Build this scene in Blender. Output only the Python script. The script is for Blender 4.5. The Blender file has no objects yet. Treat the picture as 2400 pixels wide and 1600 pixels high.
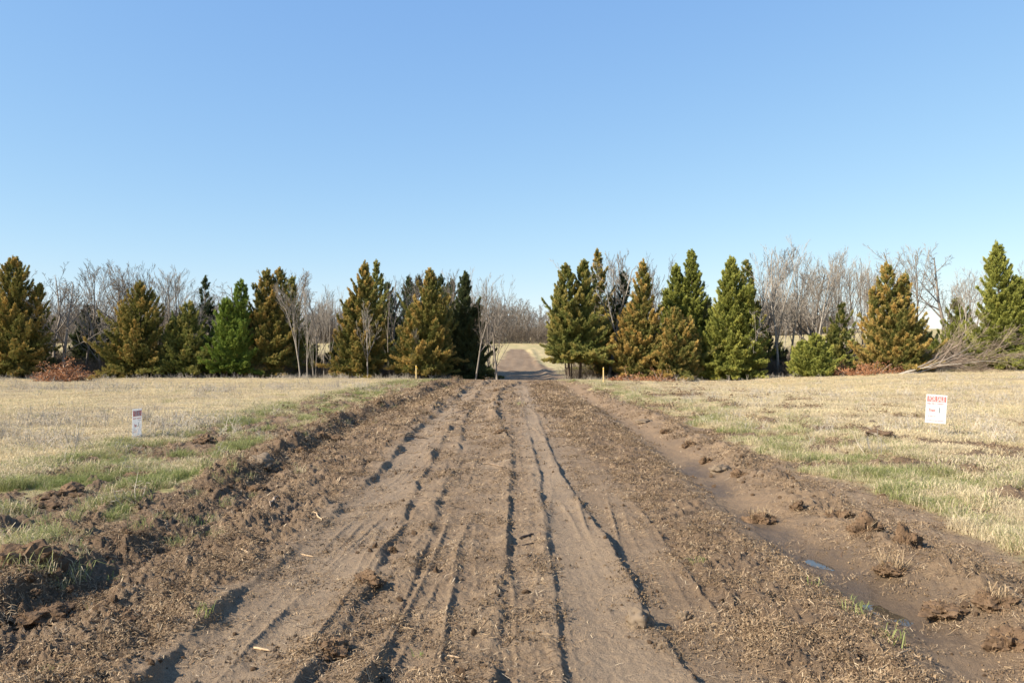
import bpy, math, random
import numpy as np
from mathutils import Vector, Matrix, Euler
random.seed(7); np.random.seed(7)
R = math.radians
SC = bpy.context.scene
COL = SC.collection

# ------------------------------------------------------------------ camera, sky, sun, exposure
CAMH = 1.75; FPX = 1867.0; HOR = 822.0
cam_d = bpy.data.cameras.new('camera'); cam = bpy.data.objects.new('camera', cam_d); COL.objects.link(cam)
cam_d.lens = 28.0; cam_d.sensor_width = 36.0; cam_d.clip_end = 6000; cam_d.clip_start = 0.05
cam.location = (0, 0, CAMH); cam.rotation_euler = (R(90.0 + math.degrees(math.atan(22/1867))), 0, 0)
SC.camera = cam
SUN_AZ = 245.0; SUN_EL = 34.0           # compass from +Y, clockwise
world = bpy.data.worlds.new('World'); SC.world = world; world.use_nodes = True
wn = world.node_tree; wn.nodes.clear()
sky = wn.nodes.new('ShaderNodeTexSky'); sky.sky_type = 'NISHITA'; sky.sun_disc = False
sky.sun_elevation = R(SUN_EL); sky.sun_rotation = R(SUN_AZ); sky.altitude = 100
sky.air_density = 1.0; sky.dust_density = 0.1; sky.ozone_density = 8.0
bg = wn.nodes.new('ShaderNodeBackground'); bg.inputs[1].default_value = 0.070
wo = wn.nodes.new('ShaderNodeOutputWorld')
sep = wn.nodes.new('ShaderNodeSeparateColor'); cmb = wn.nodes.new('ShaderNodeCombineColor'); wn.links.new(sky.outputs[0], sep.inputs[0])
for i_, (g_, t_) in enumerate(((.75, 2.12), (.60, 2.39), (.30, 3.92))):      # the camera's softer tone for the whole sky
    pw = wn.nodes.new('ShaderNodeMath'); pw.operation = 'POWER'; pw.inputs[1].default_value = g_
    ml = wn.nodes.new('ShaderNodeMath'); ml.operation = 'MULTIPLY'; ml.inputs[1].default_value = t_
    wn.links.new(sep.outputs[i_], pw.inputs[0]); wn.links.new(pw.outputs[0], ml.inputs[0]); wn.links.new(ml.outputs[0], cmb.inputs[i_])
wn.links.new(cmb.outputs[0], bg.inputs[0]); wn.links.new(bg.outputs[0], wo.inputs[0])
sl = bpy.data.lights.new('sun', 'SUN'); sun = bpy.data.objects.new('sun', sl); COL.objects.link(sun)
sl.energy = 5.0; sl.angle = R(0.5); sl.color = (1.0, 0.91, 0.76)
az, el = R(SUN_AZ), R(SUN_EL)
tosun = Vector((math.sin(az)*math.cos(el), math.cos(az)*math.cos(el), math.sin(el)))
sun.rotation_euler = tosun.to_track_quat('Z', 'Y').to_euler(); sun.location = tosun*80
SC.view_settings.view_transform = 'Standard'; SC.view_settings.look = 'None'
SC.view_settings.exposure = 1.08; SC.view_settings.gamma = 1.0
SC.view_settings.use_curve_mapping = False
SC.render.engine = 'CYCLES'
SC.cycles.max_bounces = 6; SC.cycles.transparent_max_bounces = 4

# ------------------------------------------------------------------ noise
def _h(ix, iy, seed):
    n = (ix.astype(np.int64)*374761393 + iy.astype(np.int64)*668265263 + seed*1442695041) & 0xFFFFFFFF
    n = ((n ^ (n >> 13))*1274126177) & 0xFFFFFFFF
    n = ((n ^ (n >> 16))*2246822519) & 0xFFFFFFFF
    return (n ^ (n >> 15)) & 0xFFFF
_ang = np.arange(65536)*(2*np.pi/65536); _GX = np.cos(_ang); _GY = np.sin(_ang)
def pn(x, y, seed=0):
    x = np.asarray(x, float); y = np.asarray(y, float)
    xi = np.floor(x); yi = np.floor(y); fx = x-xi; fy = y-yi
    xi = xi.astype(np.int64); yi = yi.astype(np.int64)
    u = fx*fx*fx*(fx*(fx*6-15)+10); v = fy*fy*fy*(fy*(fy*6-15)+10)
    def g(a, b):
        h = _h(xi+a, yi+b, seed); return _GX[h]*(fx-a)+_GY[h]*(fy-b)
    a = g(0, 0); b = g(1, 0); c = g(0, 1); d = g(1, 1)
    return ((a+(b-a)*u) + ((c+(d-c)*u)-(a+(b-a)*u))*v)*1.5
def fbm(x, y, o=4, seed=0, g=.5):
    t = 0; a = 1.
    for i in range(o):
        t = t + a*pn(x*2**i+13.7*i, y*2**i-7.1*i, seed+i*17); a *= g
    return t
def sst(a, b, x):
    t = np.clip((x-a)/(b-a), 0, 1); return t*t*(3-2*t)

# ------------------------------------------------------------------ the lay of the land
K = 2400/2352.
def wp(x, y, dz=0.):                       # a place seen on the flat road plane, from photo-view pixels
    x *= K; y *= K
    Y = (CAMH-dz)*FPX/(y-HOR); return ((x-1200)/FPX*Y, Y)
def line(pts):
    w = sorted([wp(*p) for p in pts], key=lambda p: p[1])
    ys = np.array([p[1] for p in w]); xs = np.array([p[0] for p in w])
    k = (xs[1]-xs[0])/(ys[1]-ys[0]); k = max(-1.2, min(1.2, k))
    ys = np.concatenate([[ys[0]-4], ys]); xs = np.concatenate([[xs[0]-4*k], xs])
    return lambda Y: np.interp(Y, ys, xs)
R1 = line([(1265,1040),(1290,1095),(1330,1160),(1380,1230),(1435,1320),(1480,1420),(1530,1490),(1590,1568)])
R2 = line([(1222,1030),(1240,1095),(1242,1150),(1250,1200),(1258,1270),(1270,1350),(1280,1450),(1290,1568)])
R3 = line([(1170,1100),(1165,1200),(1158,1250),(1150,1340),(1142,1400),(1125,1568)])
R4 = line([(1040,975),(1000,1040),(960,1110),(930,1180),(875,1285),(845,1350),(780,1450),(700,1568)])
R5 = line([(940,1000),(880,1070),(740,1205),(690,1250),(600,1320),(520,1390),(460,1450),(345,1568)])
R8 = line([(1120,880),(1075,893),(1035,915),(1000,938),(950,972)])
R9 = line([(1130,905),(1085,935),(1060,980),(1050,1050),(1020,1120),(1000,1180),(955,1300),(900,1420),(840,1568)])
R6 = line([(1190,882),(1150,897),(1137,930),(1140,970),(1150,1010),(1145,1040)])
L1 = line([(-300,1540),(0,1385),(180,1300),(320,1235),(420,1180),(520,1115),(620,1055),(700,1015),(800,967),(900,928),(1000,893),(1045,880)])
CHR = line([(1230,920),(1330,1040),(1400,1100),(1480,1200),(1560,1330),(1650,1450),(1730,1568)])
DIT = line([(1325,900),(1440,960),(1560,1040),(1650,1110),(1760,1190),(1890,1275),(2020,1360),(2150,1430),(2352,1560)])
GR = line([(1320,880),(1430,920),(1530,950),(1640,985),(1740,1035),(1850,1085),(1960,1110),(2090,1160),(2200,1230),(2352,1310),(2700,1480)])
GL = line([(-400,1500),(0,1315),(150,1235),(330,1172),(480,1112),(560,1045),(700,990),(800,945),(900,905),(985,878)])
FL = line([(-400,1270),(0,1110),(300,1030),(520,965),(700,920),(850,888),(940,872)])
FARC = lambda Y: np.interp(Y, [45, 55, 66, 76, 84, 118, 200], [-.4, .6, 1.3, 1.1, .70, .7, .6])
FARW = lambda Y: np.interp(Y, [45, 55, 66, 76, 84, 95, 105, 117, 119], [4.2, 3.2, 3.0, 2.6, 1.9, 1.55, 1.2, .9, -1])
PUD = [(wp(1880,1262), .16, .075), (wp(2032,1366), .19, .085), (wp(1975,1325), .20, .03)]
def base(X, Y):
    z = 0.038*np.clip(X-12, 0, 60)*sst(14, 40, Y)*sst(10, 18, X)
    z = z - .10*np.exp(-((X-12)/6)**2)*sst(25, 45, Y)
    dip = np.interp(Y, [0, 47, 50, 54, 58, 62, 70, 110, 150, 220, 400, 3000], [0, 0, -.05, -.35, -.72, -.72, -.30, 1.75, 3.15, 5.6, 9, 9])
    side = 1-.55*sst(8, 26, np.abs(X))*(1-sst(70, 120, Y))
    z = z + np.where(dip < 0, dip*side, dip)
    z = z + .05*fbm(X*.12, Y*.12, 3, 5)*sst(8, 25, Y)
    return z
def zones(X, Y):
    """soil and plant cover, read off the same lines for the ground, the grass and the litter"""
    j = .35*fbm(X*.8, Y*.8, 4, 31)+.12*pn(X*4, Y*4, 32)
    j = j*np.clip(Y/14, .5, 2.5)
    near = Y < 49
    gl = sst(-.15, .25, (GL(Y)-X)+j*.8); gr = sst(-.15, .25, (X-GR(Y))+j*.9)
    farg = sst(0, .6, np.abs(X-FARC(Y))-FARW(Y)+.8*j*.5)
    g = np.where(near, np.clip(gl+gr, 0, 1), farg)
    dl = FL(Y)-X; mixz = (dl < .0)*(gl > .01)*near
    bare = sst(.02, .22, fbm(X*.95, Y*.8, 5, 41, .6)+.20*np.exp(-((X-GL(Y)+.9)/1.0)**2)+.06)*mixz
    dr = X-GR(Y)
    br = sst(.16, .38, fbm(X*.55, Y*.6, 4, 47)+.12*np.exp(-((dr-2.6)/1.6)**2))*(gr > .01)*near*np.exp(-np.clip(dr-5, 0, 50)/4)
    # scraped place round the right-hand sign
    sx, sy = wp(2120, 1000)
    br = np.maximum(br, .8*sst(-.15, .25, fbm(X*1.1, Y*.9, 4, 49))*np.exp(-((X-sx)/3.2)**2-((Y-sy)/1.3)**2))
    sx, sy = wp(450, 985)
    br2 = .75*sst(-.1, .3, fbm(X*1.1, Y*.9, 4, 50))*np.exp(-((X-sx)/4)**2-((Y-sy)/1.1)**2)*near
    cover = g*(1-np.maximum(np.maximum(bare, br), br2))
    green = np.where(near, np.where(X < 0, sst(-1.2, .8, -dl)*.58, (1-sst(.6, 4.5, dr))*.32), .26)
    green = np.clip(green+(.15+.7*green)*fbm(X*.7, Y*.6, 4, 61, .6), 0, .85)
    return cover, green, np.maximum(bare, br)
def ridge(s, A, wl, wr): return A*np.where(s < 0, np.exp(np.clip(s/wl, -30, 0)), np.exp(-(np.clip(s, 0, 50)/wr)**2))
def height(X, Y, fine=True):
    X = np.asarray(X, float); Y = np.asarray(Y, float)
    z = base(X, Y)
    n = Y < 51
    road = 1-sst(43, 50, Y)
    jx = .035*fbm(X*1.8, Y*1.1, 3, 3)+.022*pn(X*9, Y*7, 4)+.014*pn(X*24, Y*19, 6)
    def am(seed, f=.9, lo=.25): return np.clip(.62+.95*pn(Y*f, X*.3, seed), lo, 1.5)
    z = z+road*ridge(X-R1(Y)+jx*.6, .066, .28, .028)*am(11, .9, .5)*np.clip(1.1-(Y-9)*.06, .35, 1.2)
    z = z-road*.02*np.exp(-((X-R1(Y)-.22)/.2)**2)
    z = z+road*ridge(X-R2(Y)+jx*.35, .048, .25, .022)*am(12, 1.2, .5)*np.where(Y > 16, .3, 1)
    z = z+road*ridge(X-R3(Y)+jx*1.5, .065, .22, .035)*am(13, 1.6, .1)*np.where(Y > 16, .6, 1)
    z = z+road*ridge(X-R4(Y)+jx*.95, .078, .30, .035)*am(14, 1.0, .15)
    z = z+road*ridge(X-R5(Y)+jx*1.2, .078, .40, .045)*am(15, 1.1, .1)
    z = z+road*ridge(X-R6(Y)+jx*3, .15, .35, .05)*am(16, .7, .25)*sst(14, 17, Y)
    z = z+road*ridge(X-R8(Y)+jx*3, .13, .35, .06)*am(19, .6, .05)*sst(17, 20, Y)+road*ridge(X-R9(Y)+jx, .06, .25, .04)*am(20, 1.1, 0)*np.where(Y < 24, 1, .8)
    z = z-road*.018*np.exp(-((X-(R2(Y)+R1(Y))*.5)/.22)**2)
    z = z-road*.022*np.exp(-((X-(R4(Y)+R5(Y))*.5)/.35)**2)
    u_ = X-R2(Y)+.3*pn(Y*.07, 0*X, 88)
    t1 = np.abs(pn(u_*1.9, Y*.10, 87)); t2 = np.abs(pn(u_*4.3, Y*.16, 89))
    lane = road*sst(-.2, .3, X-R5(Y))*(1-sst(-.2, .3, X-CHR(Y)-.4))
    z = z+lane*(.030*np.exp(-t1*22)+.018*np.exp(-t2*14))*np.clip(.5+1.3*pn(Y*.45, X*.5, 90), 0, 1.3)
    # windrow of torn sods along the left
    s = X-L1(Y)+jx*2.2
    w = np.clip(.55+1.0*pn(Y*.55, X*.1, 21)+.5*pn(Y*1.9, X*1.2, 22), .12, 1.7)
    z = z+road*w*.135*np.where(s < 0, np.exp(-(s/.48)**2), np.exp(-(s/.17)**2))*np.clip(.80+.04*Y, .85, 1.6)
    z = z-road*(.065+.01*sst(9, 5, Y))*np.exp(-((s-.42)/.26)**2)
    # ditch on the right
    d = X-DIT(Y)+jx*1.5
    zd = road*.5*(1+np.tanh(9-0*Y))
    z = z-zd*.095*np.exp(-(np.abs(d)/.34)**3)*sst(60, 30, Y) + zd*.105*np.exp(-((d-.78+.12*pn(Y*1.3, 0*X, 29))/.24)**2)*np.clip(.35+1.5*pn(Y*.9, X*.3, 27)+.7*pn(Y*3, X*2, 26), 0, 1.6)
    z = z+zd*.045*np.exp(-((d+.7)/.35)**2)*np.clip(.6+1.0*pn(Y*.9, X*.5, 28), 0, 1.5)
    z = z+zd*.012*fbm(X*5, Y*4, 3, 86)*np.exp(-(d/.5)**2)
    for (px, py), r, dep in PUD: z = z-dep*.75*np.exp(-((X-px+.25*(Y-py))/(r*.9))**2-((Y-py)/(r*1.9))**2)
    # a second rutted edge, mud swirl near the ditch
    z = z+road*ridge(X-(GR(Y)+DIT(Y))*.5+jx*4, .03, .3, .05)*am(18, .6, 0)
    # roughness
    xl = X
    churn = sst(-.5, -.1, xl-L1(Y))*(1-sst(-.25, .0, xl-R5(Y)))
    churn = np.maximum(churn, np.exp(-(s/.6)**2))
    cr = sst(-.1, .25, xl-CHR(Y))*(1-sst(-.65, -.35, xl-DIT(Y)))
    smooth_r = np.exp(-(d/.34)**2)
    mid = .42*(1-sst(-.05, .1, xl-R2(Y)))*sst(-.1, .1, xl-R4(Y))
    trk = .20
    rt = sst(.4, .7, xl-DIT(Y))*.42+.75*np.exp(-((d-.78)/.32)**2)
    cover, green, bare = zones(X, Y)
    rough = np.maximum.reduce([churn, cr*.95, mid, np.full_like(X, trk), rt, bare*1.2])*(1-.45*smooth_r)*(1-.55*cover)
    rough = rough*road*(1+.35*churn)
    b1 = np.abs(pn(X*5.5, Y*4.5, 71)); b2 = np.abs(pn(X*13, Y*11, 72))
    b3 = np.abs(pn(X*24+2*b1, Y*21, 82))
    wrp = .5*pn(X*3, Y*3, 83)
    z = z+rough*(.045*fbm(X*2.8+wrp, Y*2.4, 3, 73, .6)+.034*(b1-.25)+.036*(b2-.25)+.022*(.3-b3)+.05*np.clip(pn(X*7+wrp, Y*6, 75)-.28, 0, 1)+.03*np.clip(pn(X*15+wrp, Y*14, 84)-.30, 0, 1))
    z = z+.10*np.clip(fbm(X*1.7, Y*1.5, 3, 76)-.25, 0, 1)*np.maximum(bare, churn*.5)*road
    if fine:
        z = z+(.20+rough)*(.012*pn(X*33, Y*29, 74)+.009*pn(X*61, Y*55, 77))*np.exp(-Y/25)*(1-.6*smooth_r)
    z = z + np.where(n, 0, .02*pn(X*.7, Y*.7, 78))
    # far rising road: shallow ruts
    fs = X-FARC(Y)
    z = z+sst(58, 70, Y)*(1-sst(114, 120, Y))*(.22*np.exp(-((fs-1.9)/.35)**2)*np.clip(.5+pn(Y*.25, X*.1, 79), 0, 1.4)+.05*pn(X*1.2, Y*.08, 80)*(np.abs(fs) < 3))
    return z
def gz(x, y): return float(height(np.array([x]), np.array([y]))[0])

# ------------------------------------------------------------------ object helpers
def tag(o, label=None, cat=None, group=None, kind=None):
    if label: o['label'] = label
    if cat: o['category'] = cat
    if group: o['group'] = group
    if kind: o['kind'] = kind
    return o
def empty(name, loc, rz=0., **k):
    o = bpy.data.objects.new(name, None); COL.objects.link(o); o.location = loc; o.rotation_euler = (0, 0, rz)
    o.empty_display_size = .2; return tag(o, **k)
def link(name, me, mat=None, parent=None, loc=None):
    o = bpy.data.objects.new(name, me); COL.objects.link(o)
    if mat is not None and len(me.materials) == 0: me.materials.append(mat)
    if parent is not None: o.parent = parent
    if loc is not None: o.location = loc
    return o
def npmesh(name, V, F, attrs=None, smooth=False):
    """V (n,3), F (m,k) with one k, or a list of such arrays"""
    me = bpy.data.meshes.new(name); V = np.ascontiguousarray(V, np.float32)
    Fs = F if isinstance(F, list) else [F]
    Fs = [np.asarray(f, np.int32) for f in Fs if len(f)]
    me.vertices.add(len(V)); me.vertices.foreach_set('co', V.ravel())
    nl = sum(f.size for f in Fs); me.loops.add(nl)
    me.loops.foreach_set('vertex_index', np.concatenate([f.ravel() for f in Fs]))
    ls = []; a = 0
    for f in Fs:
        ls.append(a+np.arange(len(f))*f.shape[1]); a += f.size
    ls = np.concatenate(ls).astype(np.int32)
    me.polygons.add(len(ls)); me.polygons.foreach_set('loop_start', ls)
    me.polygons.foreach_set('use_smooth', np.full(len(ls), bool(smooth)))
    for k, v in (attrs or {}).items():
        at = me.attributes.new(k, 'FLOAT', 'POINT'); at.data.foreach_set('value', np.ascontiguousarray(v, np.float32))
    me.update(calc_edges=True); return me
class Tubes:
    """collects tapered tubes into one mesh"""
    def __init__(s): s.V = []; s.F3 = []; s.F4 = []; s.n = 0
    def tube(s, pts, rad, sides=5, cap=True):
        pts = [Vector(p) for p in pts]; m = len(pts); rings = []
        d0 = (pts[1]-pts[0]).normalized()
        ref = Vector((0, 0, 1)) if abs(d0.z) < .9 else Vector((1, 0, 0))
        for i, p in enumerate(pts):
            d = (pts[min(i+1, m-1)]-pts[max(i-1, 0)])
            d = d.normalized() if d.length > 1e-9 else d0
            a = d.cross(ref).normalized(); b = d.cross(a)
            for k in range(sides):
                t = 2*math.pi*k/sides; s.V.append(p+(a*math.cos(t)+b*math.sin(t))*rad[i])
        for i in range(m-1):
            for k in range(sides):
                q = s.n+i*sides+k; q2 = s.n+i*sides+(k+1) % sides
                s.F4.append((q, q2, q2+sides, q+sides))
        if cap:
            for base_i in (0, m-1):
                o = s.n+base_i*sides
                for k in range(1, sides-1):
                    s.F3.append((o, o+k, o+k+1) if base_i else (o, o+k+1, o+k))
        s.n += m*sides
    def box(s, c, h, rot=None):
        M = rot.to_matrix() if rot is not None else Matrix.Identity(3); c = Vector(c)
        for dx in (-1, 1):
            for dy in (-1, 1):
                for dz in (-1, 1): s.V.append(c+M @ Vector((dx*h[0], dy*h[1], dz*h[2])))
        for f in ((0,1,3,2),(4,6,7,5),(0,4,5,1),(2,3,7,6),(0,2,6,4),(1,5,7,3)): s.F4.append(tuple(s.n+i for i in f))
        s.n += 8
    def mesh(s, name, smooth=False): return npmesh(name, np.array([tuple(v) for v in s.V]), [np.array(f) for f in (s.F4, s.F3) if f], smooth=smooth)

# ------------------------------------------------------------------ materials
ALB = .86
class M:
    def __init__(s, name):
        s.m = bpy.data.materials.new(name); s.m.use_nodes = True; s.t = s.m.node_tree; s.t.nodes.clear()
        s.out = s.n('ShaderNodeOutputMaterial')
    def n(s, typ, **k):
        o = s.t.nodes.new(typ)
        for a, b in k.items(): setattr(o, a, b)
        return o
    def l(s, a, b): s.t.links.new(a, b)
    def val(s, sock, v):
        if hasattr(v, 'is_output') or isinstance(v, bpy.types.NodeSocket): s.l(v, sock)
        else: sock.default_value = v
    def attr(s, name, typ='GEOMETRY'):
        a = s.n('ShaderNodeAttribute', attribute_name=name, attribute_type=typ); return a.outputs['Fac']
    def noise(s, scale, detail=4, rough=.6, co=None, dist=0.):
        t = s.n('ShaderNodeTexNoise'); t.inputs['Scale'].default_value = scale; t.inputs['Detail'].default_value = detail
        t.inputs['Roughness'].default_value = rough; t.inputs['Distortion'].default_value = dist
        if co is not None: s.l(co, t.inputs['Vector'])
        return t.outputs['Fac']
    def mix(s, f, a, b, mode='MIX'):
        t = s.n('ShaderNodeMix', data_type='RGBA', blend_type=mode)
        s.val(t.inputs[0], f); s.val(t.inputs[6], a if not isinstance(a, tuple) else (*[q*ALB for q in a], 1)); s.val(t.inputs[7], b if not isinstance(b, tuple) else (*[q*ALB for q in b], 1))
        return t.outputs[2]
    def rng(s, v, a, b, c=0., d=1.):
        t = s.n('ShaderNodeMapRange'); t.inputs[1].default_value = a; t.inputs[2].default_value = b; t.inputs[3].default_value = c; t.inputs[4].default_value = d
        t.clamp = True; s.l(v, t.inputs[0]); return t.outputs[0]
    def math(s, op, a, b=0.):
        t = s.n('ShaderNodeMath', operation=op); s.val(t.inputs[0], a); s.val(t.inputs[1], b); return t.outputs[0]
    def bsdf(s, col, rough=.9, spec=.2, bump=None, bd=.01, bs=.5, transl=0.):
        p = s.n('ShaderNodeBsdfPrincipled'); s.val(p.inputs['Base Color'], col if not isinstance(col, tuple) else (*col, 1)); s.val(p.inputs['Roughness'], rough)
        s.val(p.inputs['Specular IOR Level'], spec)
        if bump is not None:
            b = s.n('ShaderNodeBump'); b.inputs['Strength'].default_value = bs; b.inputs['Distance'].default_value = bd; s.l(bump, b.inputs['Height']); s.l(b.outputs[0], p.inputs['Normal'])
        o = p.outputs[0]
        if transl:
            tr = s.n('ShaderNodeBsdfTranslucent'); s.val(tr.inputs[0], col if not isinstance(col, tuple) else (*col, 1))
            mx = s.n('ShaderNodeMixShader'); mx.inputs[0].default_value = transl; s.l(o, mx.inputs[1]); s.l(tr.outputs[0], mx.inputs[2]); o = mx.outputs[0]
        s.l(o, s.out.inputs[0]); return s.m

def mat_ground():
    m = M('soil_and_turf'); tc = m.n('ShaderNodeTexCoord').outputs['Object']
    n1 = m.noise(1.3, 6, .65, tc); n2 = m.noise(18, 6, .7, tc); n3 = m.noise(90, 4, .7, tc); n4 = m.noise(.25, 4, .6, tc)
    soil = m.mix(m.rng(n1, .35, .65), (.235, .162, .102), (.34, .245, .160))
    soil = m.mix(m.rng(n2, .3, .7), m.mix(.45, soil, (.10, .063, .040)), soil)
    soil = m.mix(m.math('MULTIPLY', m.rng(n3, .54, .64), .6), soil, (.42, .30, .18))
    ch = m.attr('churn'); soil = m.mix(m.math('MULTIPLY', ch, .62), soil, (.115, .070, .042))
    mud = m.attr('mud'); soil = m.mix(m.math('MULTIPLY', mud, .75), soil, (.255, .172, .105))
    wet = m.attr('wet'); soil = m.mix(m.math('MULTIPLY', wet, .8), soil, (.085, .060, .040))
    trk = m.attr('track'); soil = m.mix(m.math('MULTIPLY', trk, .40), soil, (.34, .255, .175))
    dry = m.mix(m.rng(n4, .4, .62), (.61, .46, .245), (.55, .42, .24))
    dry = m.mix(m.rng(n1, .4, .7), dry, (.58, .45, .24))
    dry = m.mix(m.rng(n2, .35, .7), m.mix(.5, dry, (.30, .21, .12)), dry)
    turf = m.mix(m.attr('green'), dry, (.20, .22, .07))
    col = m.mix(m.attr('grass'), soil, turf)
    bump = m.math('ADD', m.math('MULTIPLY', n2, .6), m.math('MULTIPLY', n3, .5))
    rough = m.math('SUBTRACT', .95, m.math('MULTIPLY', wet, .55))
    return m.bsdf(col, rough, .2, bump, .04, 1.0)
def mat_blade(name, straw, straw2, green, green2, transl=.3):
    m = M(name); r = m.attr('rnd'); g = m.attr('green', 'INSTANCER'); v = m.attr('tone', 'INSTANCER')
    f = m.rng(m.math('SUBTRACT', m.math('MULTIPLY', g, 1.1), r), -.08, .08)
    a = m.mix(v, straw, straw2); b = m.mix(v, green, green2)
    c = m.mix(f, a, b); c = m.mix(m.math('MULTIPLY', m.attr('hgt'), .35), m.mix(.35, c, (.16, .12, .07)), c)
    return m.bsdf(c, .7, .2, transl=transl)
def mat_plain(name, col, col2=None, scale=8, rough=.85, spec=.2, bd=.01, bs=.4, transl=0.):
    m = M(name); tc = m.n('ShaderNodeTexCoord').outputs['Object']; n = m.noise(scale, 5, .65, tc)
    c = m.mix(m.rng(n, .3, .7), col, col2 or tuple(x*.7 for x in col))
    return m.bsdf(c, rough, spec, n if bs > .15 else None, bd, bs, transl)
def mat_cedar(name, inner, outer, tip):
    m = M(name); t = m.attr('tip', 'INSTANCER'); v = m.attr('shade', 'INSTANCER'); r = m.attr('rnd'); g = m.attr('along')
    f = m.math('ADD', t, m.math('ADD', m.math('MULTIPLY', g, .45), m.math('MULTIPLY', r, .35)))
    c = m.mix(m.rng(m.math('ADD', m.math('MULTIPLY', r, .6), m.math('MULTIPLY', v, .6)), .2, 1.), inner, outer)
    c = m.mix(m.rng(f, .52, 1.25), c, tip)
    return m.bsdf(c, .75, .12, transl=.18)
def mat_foliage(name, inner, outer, tip):
    m = M(name); t = m.attr('tip'); r = m.attr('rnd')
    c = m.mix(m.rng(r, 0, 1), inner, outer)
    c = m.mix(t, c, tip)
    return m.bsdf(c, .75, .15, transl=.12)
MAT = dict(
    ground=mat_ground(),
    blade=mat_blade('grass_blades', (1.0, .83, .52), (.80, .66, .46), (.25, .32, .085), (.44, .43, .17)),
    straw=mat_plain('straw_fibre', (.46, .34, .205), (.30, .20, .12), 30),
    clod=mat_plain('torn_soil', (.20, .128, .078), (.10, .063, .038), 14, .95, .1, .03, .8),
    mudclod=mat_plain('grey_mud', (.22, .165, .115), (.16, .118, .08), 10, .9, .15, .02, .5),
    root=mat_plain('root_mat', (.30, .19, .11), (.17, .10, .055), 25),
    bark=mat_plain('cedar_bark', (.13, .09, .065), (.07, .05, .038), 12),
    greybark=mat_plain('grey_bark', (.30, .255, .21), (.19, .155, .125), 9),
    palebark=mat_plain('pale_bark', (.42, .37, .31), (.28, .24, .20), 9),
    twig=mat_plain('winter_twigs', (.34, .29, .235), (.26, .22, .175), 3),
    twig2=mat_plain('darker_twigs', (.21, .17, .13), (.15, .12, .09), 3),
    fartwig=mat_plain('far_winter_twigs', (.26, .215, .17), (.19, .16, .13), .3),
    deadwood=mat_plain('dead_branches', (.42, .33, .25), (.25, .18, .13), 6),
    russet=mat_foliage('dead_cedar_needles', (.23, .095, .045), (.42, .19, .09), (.50, .26, .13)),
    stake=mat_plain('raw_pine', (.74, .55, .26), (.62, .44, .20), 20),
    white=mat_plain('white_plastic', (.92, .92, .92), (.88, .88, .89), 3, .5, .3, .001, .1, .4),
    red=mat_plain('red_print', (.84, .19, .16), (.80, .16, .14), 3, .5, .3, .001, .1),
    pink=mat_plain('faded_red_print', (.72, .30, .29), (.78, .42, .40), 60, .5, .3, .001, .1),
    ink=mat_plain('grey_print', (.22, .25, .26), (.30, .32, .33), 40, .5, .3, .001, .1),
    wire=mat_plain('galvanised_wire', (.5, .5, .5), (.4, .4, .4), 30, .5, .4),
    ribbon=mat_plain('yellow_ribbon', (.80, .50, .05), (.70, .42, .04), 20, bs=.1),
)
m = M('puddle_water'); p = m.n('ShaderNodeBsdfPrincipled'); p.inputs['Base Color'].default_value = (.05, .04, .028, 1); p.inputs['Roughness'].default_value = .03
p.inputs['IOR'].default_value = 1.33; p.inputs['Specular IOR Level'].default_value = .8; m.l(p.outputs[0], m.out.inputs[0]); MAT['water'] = m.m
CED = dict(
    ochre=mat_cedar('cedar_needles_ochre', (.125, .145, .040), (.285, .275, .080), (.66, .45, .145)),
    olive=mat_cedar('cedar_needles_olive', (.120, .150, .042), (.290, .310, .088), (.56, .45, .14)),
    green=mat_cedar('cedar_needles_green', (.150, .180, .040), (.385, .400, .095), (.57, .53, .13)),
    bright=mat_cedar('cedar_needles_bright', (.110, .165, .034), (.27, .375, .070), (.44, .45, .095)),
    dark=mat_cedar('cedar_needles_dark', (.065, .085, .040), (.130, .160, .066), (.24, .23, .09)),
)

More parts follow.
